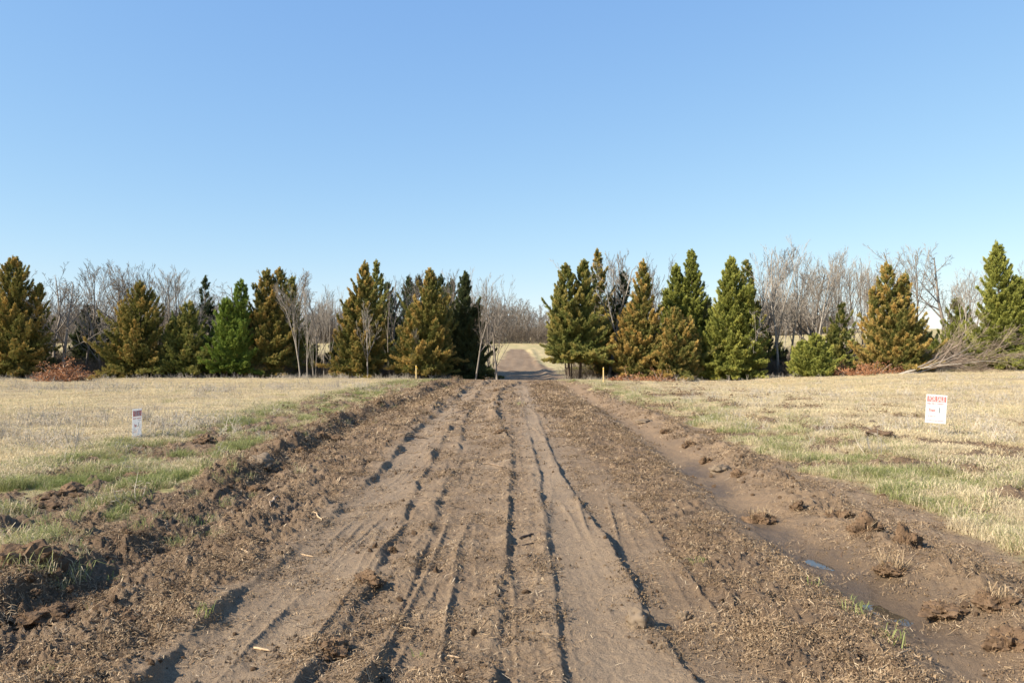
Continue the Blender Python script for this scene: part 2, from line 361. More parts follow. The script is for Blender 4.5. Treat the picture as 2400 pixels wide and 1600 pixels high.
# ------------------------------------------------------------------ the ground: one sheet out to the horizon
def build_ground():
    rr = np.concatenate([[.6, 1.2, 1.9, 2.6, 3.2], np.geomspace(3.55, 20, 450), np.geomspace(20, 62, 150)[1:], np.geomspace(62, 170, 60)[1:], np.geomspace(170, 2500, 24)[1:]])
    A = R(37.5); th = np.concatenate([np.linspace(-A, A, 790), np.linspace(A, 2*math.pi-A, 70)[1:-1]])
    nt, nr = len(th), len(rr)
    RR, TT = np.meshgrid(rr, th, indexing='ij'); X = RR*np.sin(TT); Y = RR*np.cos(TT)
    X = X.ravel(); Y = Y.ravel()
    Ys = np.where(Y < 2.4, 2.4+(Y-2.4)*.0, Y)
    Z = np.where(Y > 2.4, height(X, Ys), base(X, np.maximum(Y, 0)))
    V = np.stack([X, Y, Z], 1); V = np.vstack([V, [[0, 0, 0]]])
    i = np.arange(nr-1)[:, None]; j = np.arange(nt)[None, :]; j2 = (j+1) % nt
    F = np.stack([i*nt+j, i*nt+j2, (i+1)*nt+j2, (i+1)*nt+j], -1).reshape(-1, 4)[:, ::-1]
    c = len(V)-1; jj = np.arange(nt); F3 = np.stack([np.full(nt, c), jj, (jj+1) % nt], 1)[:, ::-1]
    cover, green, bare = zones(X, Ys)
    s = X-L1(Ys); churn = np.maximum(np.exp(-(s/.7)**2), sst(-.1, .3, X-CHR(Ys))*(1-sst(-.6, -.3, X-DIT(Ys)))*.75)
    churn = np.maximum(churn, sst(0, .4, s)*(1-sst(-.3, 0, X-R5(Ys)))*.55); churn = np.maximum(churn, bare*.7)*(Y < 50)+(Y >= 50)*(1-cover)*np.clip(.35+.5*fbm(X*.8, Y*.25, 3, 92), 0, 1)
    d = X-DIT(Ys); mud = np.exp(-((d-.25)/.7)**2)*(Y < 45)
    wet = 0*X
    for (px, py), r, dep in PUD: wet = np.maximum(wet, np.exp(-((X-px)/(r*2.2))**2-((Ys-py)/(r*4.))**2))
    wet = np.maximum(wet, .75*np.exp(-((d+.05)/.36)**2)*sst(-.35, .35, fbm(Ys*.6, X*.9, 3, 91))*(Y < 18))
    trk = np.exp(-((X-(R1(Ys)+R2(Ys))*.5)/.3)**4)+np.exp(-((X-(R4(Ys)+R5(Ys))*.5)/np.maximum(.12, (R4(Ys)-R5(Ys))*.42))**4)
    trk = np.clip(trk, 0, 1)*(Y < 40)
    ext = lambda a: np.append(a, 0)
    me = npmesh('ground', V, [F, F3], dict(grass=ext(cover), green=ext(green), churn=ext(churn), mud=ext(mud), wet=ext(wet), track=ext(trk)), smooth=True)
    tag(link('ground', me, MAT['ground']), 'broad field ground with a freshly graded brown dirt track down the middle', kind='structure')
build_ground()

# puddles
def puddle(c, r, lvl, label):
    n = 36; pts = []
    for k in range(n):
        a = 2*math.pi*k/n; q = r*(1+.18*math.sin(3*a+c[0])+.1*math.sin(5*a+1))
        pts.append((c[0]+q*math.cos(a), c[1]+q*1.7*math.sin(a), 0))
    pts.append((c[0], c[1], 0)); F = np.array([(k, (k+1) % n, n) for k in range(n)])
    V = np.array(pts); V[:, 2] = lvl
    tag(link('puddle', npmesh('puddle', V, F), MAT['water']), label, kind='structure')
for ((px, py), r, dep), lab in zip(PUD[:2], ('small blue puddle of muddy water farther up the ditch', 'larger blue puddle of muddy water in the ditch nearest the camera')):
    g = np.linspace(-1, 1, 31); gx, gy = np.meshgrid(px+g*r*.9, py+g*r*1.5); hz = height(gx.ravel(), gy.ravel())
    puddle((px, py), r*1.7, float(hz.min())+dep*.24, lab)

# ------------------------------------------------------------------ scattering through geometry nodes (stuff only)
def source(name, me, mat):
    if len(me.materials) == 0: me.materials.append(mat)
    return bpy.data.objects.new(name, me)
def scatter_group(name, sources):
    g = bpy.data.node_groups.new(name+'_scatter', 'GeometryNodeTree')
    g.interface.new_socket('Geometry', in_out='INPUT', socket_type='NodeSocketGeometry'); g.interface.new_socket('Geometry', in_out='OUTPUT', socket_type='NodeSocketGeometry')
    N = g.nodes.new; gi = N('NodeGroupInput'); go = N('NodeGroupOutput'); ip = N('GeometryNodeInstanceOnPoints'); ji = N('GeometryNodeJoinGeometry')
    for q in reversed(sources):
        oi = N('GeometryNodeObjectInfo'); oi.inputs['Object'].default_value = q; oi.inputs['As Instance'].default_value = True
        g.links.new(oi.outputs['Geometry'], ji.inputs[0])
    def na(nm, t):
        q = N('GeometryNodeInputNamedAttribute'); q.data_type = t; q.inputs['Name'].default_value = nm; return q.outputs['Attribute']
    er = N('FunctionNodeEulerToRotation'); g.links.new(na('rot', 'FLOAT_VECTOR'), er.inputs[0])
    mp = N('GeometryNodeMeshToPoints'); g.links.new(gi.outputs[0], mp.inputs[0]); g.links.new(mp.outputs[0], ip.inputs['Points'])
    g.links.new(ji.outputs[0], ip.inputs['Instance']); ip.inputs['Pick Instance'].default_value = True
    g.links.new(na('pick', 'INT'), ip.inputs['Instance Index']); g.links.new(er.outputs[0], ip.inputs['Rotation']); g.links.new(na('scl', 'FLOAT'), ip.inputs['Scale'])
    g.links.new(ip.outputs[0], go.inputs[0]); return g
def point_mesh(name, P, rot, scale, idx, attrs=None):
    n = len(P); me = bpy.data.meshes.new(name); me.vertices.add(n); me.vertices.foreach_set('co', np.ascontiguousarray(P, np.float32).ravel())
    a = me.attributes.new('rot', 'FLOAT_VECTOR', 'POINT'); a.data.foreach_set('vector', np.ascontiguousarray(rot, np.float32).ravel())
    a = me.attributes.new('pick', 'INT', 'POINT'); a.data.foreach_set('value', np.ascontiguousarray(idx, np.int32))
    for k, v in dict(attrs or {}, scl=scale).items():
        a = me.attributes.new(k, 'FLOAT', 'POINT'); a.data.foreach_set('value', np.ascontiguousarray(v, np.float32))
    return me
def scatter(name, P, rotz, scale, idx, sources, attrs=None, label=None, tilt=None):
    rot = np.zeros((len(P), 3), np.float32); rot[:, 2] = rotz
    if tilt is not None: rot[:, :2] = tilt
    o = bpy.data.objects.new(name, point_mesh(name, P, rot, scale, idx, attrs)); COL.objects.link(o); tag(o, label, kind='stuff')
    md = o.modifiers.new('scatter', 'NODES'); md.node_group = scatter_group(name, sources); return o

def blades(n, rad, h0, h1, w, lean, seed, flat=0.):
    """a patch of arching blades: two-segment ribbons"""
    r = np.random.RandomState(seed)
    q = rad*np.sqrt(r.rand(n)); a = r.rand(n)*2*np.pi; bx, by = q*np.cos(a), q*np.sin(a)
    hh = (h0+(h1-h0)*r.rand(n)**1.5); d = r.rand(n)*2*np.pi; ln = lean*(.3+r.rand(n))*hh
    dx, dy = np.cos(d)*ln, np.sin(d)*ln; px, py = -np.sin(d+r.randn(n)*.8), np.cos(d+r.randn(n)*.8)
    px = px*w*.5; py = py*w*.5
    V = np.zeros((n, 5, 3)); z0 = -.02
    V[:, 0] = np.stack([bx-px, by-py, 0*bx+z0], 1); V[:, 1] = np.stack([bx+px, by+py, 0*bx+z0], 1)
    mx, my = bx+dx*.4, by+dy*.4
    V[:, 2] = np.stack([mx+px*.8, my+py*.8, hh*.62], 1); V[:, 3] = np.stack([mx-px*.8, my-py*.8, hh*.62], 1)
    V[:, 4] = np.stack([bx+dx, by+dy, hh*(1-.35*np.clip(ln/hh, 0, 1.6))], 1)
    b = np.arange(n)[:, None]*5
    F4 = b+np.array([[0, 1, 2, 3]]); F3 = b+np.array([[3, 2, 4]])
    rn = np.repeat(r.rand(n), 5); hg = np.tile([0, 0, .6, .6, 1.], n)
    return npmesh('blades', V.reshape(-1, 3), [F4, F3], dict(rnd=rn, hgt=hg))
def weeds(n, rad, h0, h1, seed):
    r = random.Random(seed); T = Tubes()
    for i in range(n):
        a = r.random()*6.28; q = rad*math.sqrt(r.random()); p = Vector((q*math.cos(a), q*math.sin(a), -.03)); h = r.uniform(h0, h1)
        d = Vector((r.gauss(0, .35), r.gauss(0, .35), 1)); e = p+d*h
        T.tube([p, p+d*h*.5+Vector((r.gauss(0, .02), r.gauss(0, .02), 0)), e], [.006, .0045, .002], 3, False)
        for k in range(3):
            t = r.uniform(.4, .95); b = p.lerp(e, t); dd = Vector((r.gauss(0, 1), r.gauss(0, 1), r.uniform(.2, 1))).normalized()
            T.tube([b, b+dd*r.uniform(.04, .12)], [.004, .0015], 3, False)
    return T.mesh('weed_stems')

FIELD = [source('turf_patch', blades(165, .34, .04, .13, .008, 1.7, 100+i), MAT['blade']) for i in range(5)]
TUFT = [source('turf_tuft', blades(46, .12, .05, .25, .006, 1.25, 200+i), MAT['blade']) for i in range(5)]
WEED = [source('weed_clump', weeds(9, .28, .12, .42, 300+i), mat_plain('weed_stems_%d' % i, (.52, .46, .37), (.38, .32, .26), 5)) for i in range(4)]

def wedge(n, y0, y1, power=1.0):
    """random ground points in the part of the land the photo looks over, evenly or thinning with distance"""
    u = np.random.rand(n)
    e = 2-power
    Y = (y0**e+(y1**e-y0**e)*u)**(1/e) if abs(e) > 1e-6 else y0*(y1/y0)**u
    X = (np.random.rand(n)*2-1)*(Y*.72+1.5); return X, Y
# short turf: dense patches where the cover is closed
X, Y = wedge(62000, 5, 62, 0.0 if False else .55)
cv, gn, br = zones(X, Y)
ins = np.maximum(FL(Y)-X, X-GR(Y)-np.interp(Y, [5, 15, 30], [1.6, 2.6, 2.0]))+.8*fbm(X*.6, Y*.6, 3, 44)
keep = (np.random.rand(len(X)) < np.clip((cv-.35)*2.2, 0, 1)) & ((ins > 0) | (Y > 40))
X, Y, cv, gn = X[keep], Y[keep], cv[keep], gn[keep]
Z = height(X, Y, False); n = len(X)
tone = np.clip(.42+.9*fbm(X*.10, Y*.42, 3, 99)+.5*fbm(X*.6, Y*.8, 3, 95)+.15*np.random.randn(n), 0, 1)
sc = (.75+.5*np.random.rand(n))*np.clip(.9+.5*fbm(X*.8, Y*.8, 2, 98), .45, 1.4)
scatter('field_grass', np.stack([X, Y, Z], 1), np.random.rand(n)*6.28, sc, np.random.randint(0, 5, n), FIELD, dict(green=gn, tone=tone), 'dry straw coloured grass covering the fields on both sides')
# looser tufts on the edges and scraped ground
X, Y = wedge(420000, 5, 46, 1.15)
cv, gn, br = zones(X, Y)
edge = np.exp(-(np.minimum(np.abs(X-GL(Y)), np.abs(X-GR(Y)))/.9)**2)
ins = np.maximum(FL(Y)-X, X-GR(Y)-np.interp(Y, [5, 15, 30], [1.6, 2.6, 2.0]))
pt = np.clip(.75+1.5*fbm(X*1.1, Y*1.0, 4, 43, .6), .05, 1)
keep = np.random.rand(len(X)) < np.where(ins < .8, np.clip((cv-.25)*1.4, 0, 1)*.62*pt, .07*cv)+.010*np.exp(-((X-L1(Y))/.6)**2)
X, Y, cv, gn = X[keep], Y[keep], cv[keep], gn[keep]; Z = height(X, Y, False); n = len(X)
gn = np.clip(gn+.30*(np.random.rand(n)-.35)+.5*fbm(X*.9, Y*.9, 3, 45), 0, .9)
tone = np.clip(.4+.5*fbm(X*1.3, Y*1.3, 3, 97)+.2*np.random.randn(n), 0, 1)
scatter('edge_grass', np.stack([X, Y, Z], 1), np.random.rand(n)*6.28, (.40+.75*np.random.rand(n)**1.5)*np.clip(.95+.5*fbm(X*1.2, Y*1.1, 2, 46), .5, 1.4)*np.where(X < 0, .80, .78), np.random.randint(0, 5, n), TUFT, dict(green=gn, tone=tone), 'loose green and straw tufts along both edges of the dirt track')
# dead weeds
X, Y = wedge(14000, 9, 52, .5)
cv, gn, br = zones(X, Y)
wb = np.exp(-((Y-(17.5+.03*X))/2.4)**2)*(X < 0)*2.2 + .8*np.exp(-((Y-36)/3)**2)*(X < 0)+ .5*np.exp(-((Y-17)/2.2)**2)*(X > 5)+.35*np.exp(-((Y-30)/5)**2)*(X > 5)+.9*sst(45, 50, Y)
keep = np.random.rand(len(X)) < np.clip(wb*np.clip(.5+1.2*fbm(X*.3, Y*.5, 3, 96), 0, 1)*cv+.02*cv, 0, 1)
X, Y = X[keep], Y[keep]; Z = height(X, Y, False); n = len(X)
scatter('dead_weeds', np.stack([X, Y, Z], 1), np.random.rand(n)*6.28, .6+.7*np.random.rand(n), np.random.randint(0, 4, n), WEED, None, 'grey dead weed stalks standing in bands across the dry fields')

# straw and root litter lying on the soil
def litter_patch(n, rad, seed, mode):
    r = np.random.RandomState(seed); a = r.rand(n)*6.283; q = rad*np.sqrt(r.rand(n)); x = q*np.cos(a); y = q*np.sin(a)
    if mode == 'straw':
        L = .006+.020*r.rand(n)**2; W = .0015+.0018*r.rand(n); t = r.rand(n)*6.283; e = r.randn(n)*.35; z = .002+.011*r.rand(n)**1.5
        D = np.stack([np.cos(t)*np.cos(e), np.sin(t)*np.cos(e), np.sin(e)], 1)*L[:, None]; S = np.stack([-np.sin(t), np.cos(t), r.randn(n)*.5], 1)*W[:, None]*.5
        Bd = np.stack([-np.sin(t), np.cos(t), .3+0*t], 1)*(L*r.randn(n)*.25)[:, None]
        P = np.stack([x, y, z+np.abs(D[:, 2])], 1); V = np.stack([P-D-S, P-D+S, P+Bd+S*1.3, P+Bd-S*1.3, P+D+S*.5, P+D-S*.5], 1).reshape(-1, 3)
        b = np.arange(n)[:, None]*6; F = np.concatenate([b+np.array([[0, 1, 2, 3]]), b+np.array([[3, 2, 4, 5]])])
        return npmesh('litter', V, F, dict(rnd=np.repeat(r.rand(n), 6)))
    s = .0025+.008*r.rand(n)**2.5; O = np.array([[1, 0, 0], [-.5, .87, 0], [-.5, -.87, 0], [0, 0, 1.1], [0, 0, -.6]])[None]*(1+.5*r.randn(n, 5, 1))
    V = O*s[:, None, None]+np.stack([x, y, s*.3], 1)[:, None]; b = np.arange(n)[:, None]*5
    F = np.concatenate([b+np.array([f]) for f in ([0, 1, 3], [1, 2, 3], [2, 0, 3], [1, 0, 4], [2, 1, 4], [0, 2, 4])])
    return npmesh('litter', V.reshape(-1, 3), F, dict(rnd=np.repeat(r.rand(n), 5)))
m = M('litter_straw'); r_ = m.attr('rnd'); c_ = m.mix(m.rng(r_, 0, .55), (.17, .105, .06), (.38, .265, .155)); c_ = m.mix(m.rng(r_, .72, .98), c_, (.60, .46, .30)); LS = m.bsdf(c_, .75, .2, transl=.1)
m = M('litter_crumbs'); r_ = m.attr('rnd'); LC = m.bsdf(m.mix(r_, (.15, .098, .058), (.33, .23, .14)), .95, .1)
LSRC = [source('straw_patch', litter_patch(46, .115, 800+i, 'straw'), LS) for i in range(6)]+[source('crumb_patch', litter_patch(60, .115, 850+i, 'crumb'), LC) for i in range(6)]
def churn_at(X, Y):
    s = X-L1(Y)
    return np.clip(np.exp(-(s/.8)**2)+sst(-.1, .3, X-CHR(Y))*(1-sst(-.6, -.3, X-DIT(Y)))+.45*sst(.4, .9, X-DIT(Y))+sst(0, .4, s)*(1-sst(-.3, 0, X-R5(Y))), 0, 1)
X, Y = wedge(64000, 3.5, 46, 1.75); cv, gn, br = zones(X, Y)
trk_ = np.exp(-((X-(R1(Y)+R2(Y))*.5)/.3)**4)+np.exp(-((X-DIT(Y))/.34)**2)*.9+.5*np.exp(-((X-(R4(Y)+R5(Y))*.5)/np.maximum(.12, (R4(Y)-R5(Y))*.42))**4)
pr = (.30+.55*churn_at(X, Y)-.26*trk_)*np.clip(.62+1.7*fbm(X*1.5, Y*1.3, 4, 57, .6), .04, 1.5)
k = (np.random.rand(len(X)) < pr) & (cv < .75); X, Y = X[k], Y[k]; n = len(X); Z = height(X, Y)
e_ = .04; nx = (height(X+e_, Y)-height(X-e_, Y))/(2*e_); ny = (height(X, Y+e_)-height(X, Y-e_))/(2*e_)
tl = np.stack([np.clip(np.arctan(ny), -.6, .6), np.clip(-np.arctan(nx), -.6, .6)], 1)
pk = np.where(np.random.rand(n) < .6, np.random.randint(0, 6, n), np.random.randint(6, 12, n))
scatter('ground_litter', np.stack([X, Y, Z], 1), 0*X, (.8+.4*np.random.rand(n))*np.clip(Y/9, 1, 3.2), pk, LSRC, None, 'fine mulch of straw and root scraps mixed into the soil', tilt=tl)
def litter():
    n = 90000; X, Y = wedge(n, 3.6, 30, 1.9)
    cv, gn, br = zones(X, Y)
    s = X-L1(Y); churn = np.exp(-(s/.8)**2)+sst(-.1, .3, X-CHR(Y))*(1-sst(-.6, -.3, X-DIT(Y)))+.5*sst(.3, .8, X-DIT(Y))+sst(0, .4, s)*(1-sst(-.3, 0, X-R5(Y)))
    trk = np.exp(-((X-(R1(Y)+R2(Y))*.5)/.3)**4)+np.exp(-((X-DIT(Y))/.4)**2)*1.3
    pr = (.38+.5*churn-.28*trk)*np.clip(.7+1.1*fbm(X*2.2, Y*2.2, 3, 55), .08, 1.3)
    k = (np.random.rand(n) < pr) & (cv < .6); X, Y = X[k], Y[k]; n = len(X)
    L = (.010+.030*np.random.rand(n)**2.2)*(1+.035*Y); L = np.where(np.random.rand(n) < .02, L*2, L)
    big = np.random.rand(n) < .5
    W = .0016+.0022*np.random.rand(n); W = W*np.clip(Y/5.5, 1, 4)
    a = np.random.rand(n)*np.pi; dx, dy = np.cos(a), np.sin(a); bend = np.random.randn(n)*.25
    P = []
    for t, b in ((-1, 0), (0, 1), (1, 0)):
        cx = X+dx*L*t-dy*L*bend*b; cy = Y+dy*L*t+dx*L*bend*b
        for sd in (-1, 1):
            wt = W*(1 if t == 0 else .6)*.5*sd*2
            P.append((cx-dy*wt, cy+dx*wt))
    px = np.stack([p[0] for p in P], 1); py = np.stack([p[1] for p in P], 1)
    cz = height(np.concatenate([X-dx*L, X, X+dx*L]), np.concatenate([Y-dy*L, Y, Y+dy*L])).reshape(3, n)
    mid = np.maximum(cz[1], (cz[0]+cz[2])*.5)
    lift = .002+.006*np.random.rand(n)
    tilt = np.random.randn(n)*.25*L
    pz = np.stack([cz[0]+lift+tilt]*2+[mid+lift]*2+[cz[2]+lift-tilt*.2]*2, 1)
    V = np.stack([px, py, pz], -1).reshape(-1, 3)
    b = np.arange(n)[:, None]*6; F = np.concatenate([b+np.array([[0, 1, 3, 2]]), b+np.array([[2, 3, 5, 4]])])
    m = M('straw_litter'); r = m.attr('rnd')
    c = m.mix(m.rng(r, 0, .5), (.15, .088, .05), (.33, .225, .135)); c = m.mix(m.rng(r, .7, .98), c, (.58, .45, .30))
    mt = m.bsdf(c, .75, .2, transl=.1)
    me = npmesh('straw_litter', V, F, dict(rnd=np.repeat(np.random.rand(n), 6)))
    tag(link('straw_litter', me, mt), 'bits of straw and root scattered over the bare soil', kind='stuff')
litter()

# small crumbs of soil
def clod_mesh(seed, sub=2, rough=.35, flat=.7):
    import bmesh
    from mathutils import noise as mn
    bm = bmesh.new(); bmesh.ops.create_icosphere(bm, subdivisions=sub, radius=1.)
    o = Vector((seed*1.37, seed*.71, seed*2.11))
    for v in bm.verts:
        c = v.co; k = 1+rough*(1.1*mn.noise(c*1.1+o)+.75*mn.noise(c*2.6+o))
        if sub > 2: k += rough*(.45*(mn.turbulence(c*5+o, 3, True)-.5)+.22*mn.noise(c*17+o))
        v.co = c*k; v.co.z *= flat
    me = bpy.data.meshes.new('clod'); bm.to_mesh(me); bm.free(); return me
CR = [source('crumb', clod_mesh(400+i, 1, .5), MAT['clod']) for i in range(5)]
X, Y = wedge(26000, 3.6, 45, 1.6); cv, gn, br = zones(X, Y); s = X-L1(Y)
pr = .10+.9*np.exp(-(s/.45)**2)+.35*sst(-.1, .3, X-CHR(Y))*(1-sst(-.6, -.3, X-DIT(Y)))+.28*sst(0, .4, s)*(1-sst(-.3, 0, X-R5(Y)))+1.1*np.exp(-((X-DIT(Y)-.80)/.3)**2)+.5*br
for LN in (R1, R3, R4, R5): pr = pr+.25*np.exp(-((X-LN(Y)+.06)/.10)**2)
pr = pr*np.clip(.3+1.6*fbm(X*1.8, Y*1.8, 3, 58), .05, 1.4)
k = (np.random.rand(len(X)) < pr) & (Y < 46) & (cv < .7); X, Y = X[k], Y[k]; n = len(X)
sc = (.006+.026*np.random.rand(n)**3)*(1+.02*Y)*(1+.7*np.exp(-((X-L1(Y))/.45)**2)); Z = height(X, Y)+sc*.25
scatter('soil_crumbs', np.stack([X, Y, Z], 1), np.random.rand(n)*6.28, sc, np.random.randint(0, 5, n), CR, None, 'crumbs of dark soil strewn over the track', tilt=np.random.rand(n, 2)*1.2)

# ------------------------------------------------------------------ clods, sods, sticks one can point to
def sod(x, y, w, h, mat, label, tuft=0, seed=0, name='dirt_clod', cat='clod', dark=False, dx=0):
    X0, Y0 = wp(x, y); z = gz(X0, Y0)
    root = empty(name, (X0, Y0, z), random.random()*6.28, label=label, cat=cat, group='torn clods and sods along the track')
    w *= .84; h *= .80; me = clod_mesh(seed*7+3, 4, .40 if mat is MAT['mudclod'] else .62, 1.); me.polygons.foreach_set('use_smooth', np.full(len(me.polygons), mat is MAT['mudclod'])); me.transform(Matrix.Diagonal((w*.5, w*.42, h*.75, 1)))
    b = link('soil_lump', me, mat, root, (0, 0, h*.08))
    # torn roots and crumbs bristling all over the sod
    r = np.random.RandomState(seed); nv = len(me.vertices); co = np.zeros(nv*3, np.float32); me.vertices.foreach_get('co', co); co = co.reshape(-1, 3)
    nh = (900 if mat is not MAT['mudclod'] else 160); k = r.randint(0, nv, nh); P0 = co[k]+np.array([0, 0, h*.08]); nr_ = co[k]/np.linalg.norm(co[k]*np.array([1, 1, 1.5]), axis=1)[:, None]
    D = nr_*.6+r.randn(nh, 3)*.7; D[:, 2] -= .15; D /= np.linalg.norm(D, axis=1)[:, None]; Lh = (.010+.028*r.rand(nh)**2)*(.6+w)
    S = np.cross(D, r.randn(nh, 3)); S /= np.linalg.norm(S, axis=1)[:, None]; Wh = (.0016+.0026*r.rand(nh))[:, None]*(1+Y0*.05)
    V = np.stack([P0-S*Wh, P0+S*Wh, P0+D*Lh[:, None]], 1).reshape(-1, 3)
    tag(link('root_hairs', npmesh('root_hairs', V, np.arange(nh*3).reshape(-1, 3), dict(rnd=np.repeat(r.rand(nh), 3))), MAT['hair'], root), kind='stuff')
    if tuft:
        me = blades(int(70*tuft), w*.38, .05, .05+.10*tuft, .006, 1.6, seed+900)
        tag(link('dry_tuft', me, MAT['deadblade'], root, (0, 0, h*.55)), kind='stuff')
    return root
m = M('root_hair'); r_ = m.attr('rnd'); MAT['hair'] = m.bsdf(m.mix(m.rng(r_, .3, 1), (.12, .075, .042), (.33, .215, .125)), .85, .1)
m = M('dead_tuft'); r_ = m.attr('rnd'); MAT['deadblade'] = m.bsdf(m.mix(r_, (.50, .37, .23), (.34, .23, .13)), .75, .15, transl=.2)
m = M('fresh_tuft'); r_ = m.attr('rnd'); MAT['freshblade'] = m.bsdf(m.mix(r_, (.20, .28, .06), (.38, .38, .14)), .6, .25, transl=.35)
c, mc = MAT['clod'], MAT['mudclod']
SODS = [
 (1745,1178,.36,.15,c,'tufted sod with pale dead grass and a hard shadow, left of the ditch bend',1.2),
 (1832,1168,.20,.13,c,'narrow upright clod just right of the pale tufted sod',0.3),
 (1925,1192,.34,.15,c,'rounded sod with dark right side, behind the big fibrous sod',.5),
 (1988,1232,.40,.21,c,'biggest fibrous brown sod sitting on the right bank of the ditch',.7),
 (2085,1262,.24,.22,c,'tall crumbly clod with a dark crack beside the biggest sod',0),
 (2048,1312,.30,.10,c,'low sod crowned with whitish grass in the mud below the biggest sod',1.4),
 (2165,1392,.36,.09,c,'smooth pale mud lump in the lower right corner of the ditch bank',0),
 (2285,1400,.26,.13,c,'small spiky sod with double shadow near the right edge',.9),
 (2322,1460,.34,.16,c,'dark jagged clod against the right edge of the photo',0),
 (1700,1092,.28,.11,c,'flat sod on the ditch bank with ragged dark top',0),
 (1655,1075,.36,.13,mc,'tan hummock between two dark sods up the ditch bank',.2),
 (1582,1022,.26,.15,c,'small sod with a bleached grass crest, up the ditch',1.0),
 (1622,1055,.22,.12,c,'dark crumb of a sod just below the bleached one',.2),
 (1480,965,.55,.14,mc,'pale eroded mud bank at the top of the ditch',0),
 (1530,990,.30,.12,c,'low brown clod between the eroded bank and the bleached sod',.2),
 (1466,1436,.24,.14,mc,'pale slab of packed soil tipped up on the longest rut',0),
 (1570,1408,.13,.07,mc,'fist sized grey lump right of the longest rut',0),
 (850,1352,.24,.10,c,'crusty clod with black shadow in the left wheel rut',0),
 (762,1505,.26,.09,c,'broken clod on the left wheel rut near the bottom edge',0),
 (905,1272,.07,.05,c,'tiny dark clod standing alone beside the left wheel rut',0),
 (745,1010,.60,.26,c,'large curled sod on the left windrow with a shaded hollow side',.5),
 (690,1040,.45,.20,c,'ragged clod below the large curled sod on the left windrow',0),
 (600,1075,.60,.20,mc,'smooth heap of sifted soil on the left windrow',0),
 (585,1115,.40,.16,c,'dark overhanging clod under the sifted heap',.1),
 (60,1345,.55,.26,c,'big black clod at the left edge casting a long shadow',0),
 (95,1392,.45,.14,c,'second dark clod just below the big black one at the left edge',0),
 (270,1420,.30,.10,c,'small dark clod beside the bare hollow in the left corner',0),
 (470,1018,.45,.17,c,'humped sod in the grass to the right of the left sign',.4),
 (262,1082,.40,.14,c,'brown molehill shaped clod among green grass on the left',0),
 (150,1140,.60,.17,c,'wide crumbly mound in the grass above the left windrow',0),
 (95,1170,.45,.12,c,'low mound beside the wide crumbly mound on the left',0),
 (330,1098,.55,.14,c,'spread of dark crumbs mounded in the left grass',0),
 (1718,917,.50,.11,c,'dark low mound among green grass below the right treeline',0),
 (1845,962,.60,.13,mc,'grey half buried mound left of the orange tinted lump in the right field',0),
 (1935,967,.40,.14,mc,'orange tinted lump beside a straw tuft in the right field',.2),
 (2025,1010,.75,.16,c,'wide crumbly heap in front and left of the upright sign',.2),
 (870,938,.35,.14,c,'pale straw capped sod on the far part of the left windrow',.5),
 (1142,905,.30,.12,c,'dark torn sod on the centre rut near the crest',0),
 (1140,935,.26,.09,c,'second torn sod on the centre rut just below the crest',0),
 (1150,1005,.28,.09,c,'flat dark clod where the centre rut fades out',0),
]
for i, (x, y, w, h, mt, lab, tf) in enumerate(SODS): sod(x, y, w, h, mt, lab, tf, i+1)

TUFTS = [(1968,1375,.11,'knot of green and straw blades beside the nearest puddle'),(1962,1408,.13,'long bladed green tuft just below the nearest puddle'),(2040,1470,.14,'bushy green tuft low in the right hand debris'),
 (1865,1345,.08,'small green tuft left of the nearest puddle'),(455,1190,.13,'bright green tuft under the left windrow, middle of its length'),(262,1310,.14,'wide green tuft at the foot of the left windrow'),
 (212,1378,.07,'little yellow green tuft beside the bare hollow'),(470,1430,.10,'few upright green blades in the shadow of the left rut edge'),(962,1510,.055,'single yellow green seedling in the middle of the track'),
 (1605,1298,.09,'sparse green blades in the debris right of the longest rut'),(385,1238,.09,'thin green tuft poking out of the dark sods on the left'),(25,1300,.13,'lime green tuft at the left edge above the black clod'),
 (1530,1250,.06,'bleached wisp of grass standing in the right hand debris'),(92,1560,.10,'green tuft in the bottom left corner'),(1195,930,.2,'flat patch of fresh green in the far part of the track')]
for i, (x, y, h, lab) in enumerate(TUFTS):
    X0, Y0 = wp(x, y); me = blades(24 if h > .08 else 10, h*.7, h*.3, h*1.05, .005, 1.3, 700+i)
    o = link('grass_tuft', me, MAT['deadblade' if 'bleached' in lab else 'freshblade'], None, (X0, Y0, gz(X0, Y0)+.004))
    tag(o, lab, 'grass tuft', 'small grass tufts growing on the bare soil')

def stick(x0, y0, x1, y1, rad, mat, label, name='stick', cat='stick'):
    a = wp(x0, y0); b = wp(x1, y1); n = 6; pts = []
    r = random.Random(int(x0*7+y0)); L = math.hypot(a[0]-b[0], a[1]-b[1])
    for k in range(n):
        t = k/(n-1); px = a[0]+(b[0]-a[0])*t+r.gauss(0, .02)*L; py = a[1]+(b[1]-a[1])*t+r.gauss(0, .02)*L
        pts.append((px, py))
    zs = [gz(*p) for p in pts]; z0 = max(zs[0], zs[2]*.5+zs[1]*.5); z1 = max(zs[-1], zs[-3]*.5+zs[-2]*.5)
    c0 = Vector((pts[0][0], pts[0][1], 0)); T = Tubes()
    zz = [max(zs[k], z0+(z1-z0)*k/(n-1))+rad*.7 for k in range(n)]
    T.tube([Vector((p[0]-c0.x, p[1]-c0.y, z-zz[0])) for p, z in zip(pts, zz)], [rad*.7, rad, rad, rad*.9, rad*.8, rad*.4], 6)
    tag(link(name, T.mesh(name, True), mat, None, (c0.x, c0.y, zz[0])), label, cat, 'sticks and wood scraps on the bare soil')
dk = mat_plain('dark_wet_wood', (.075, .055, .045), (.045, .033, .028), 20); pl = MAT['palewood'] = mat_plain('pale_split_wood', (.62, .45, .28), (.50, .34, .20), 20)
stick(1192,1246,1226,1238,.012,dk,'short thick dark stick lying between the two middle ruts')
stick(1200,1262,1228,1258,.006,dk,'thin dark splinter just below the thick dark stick')
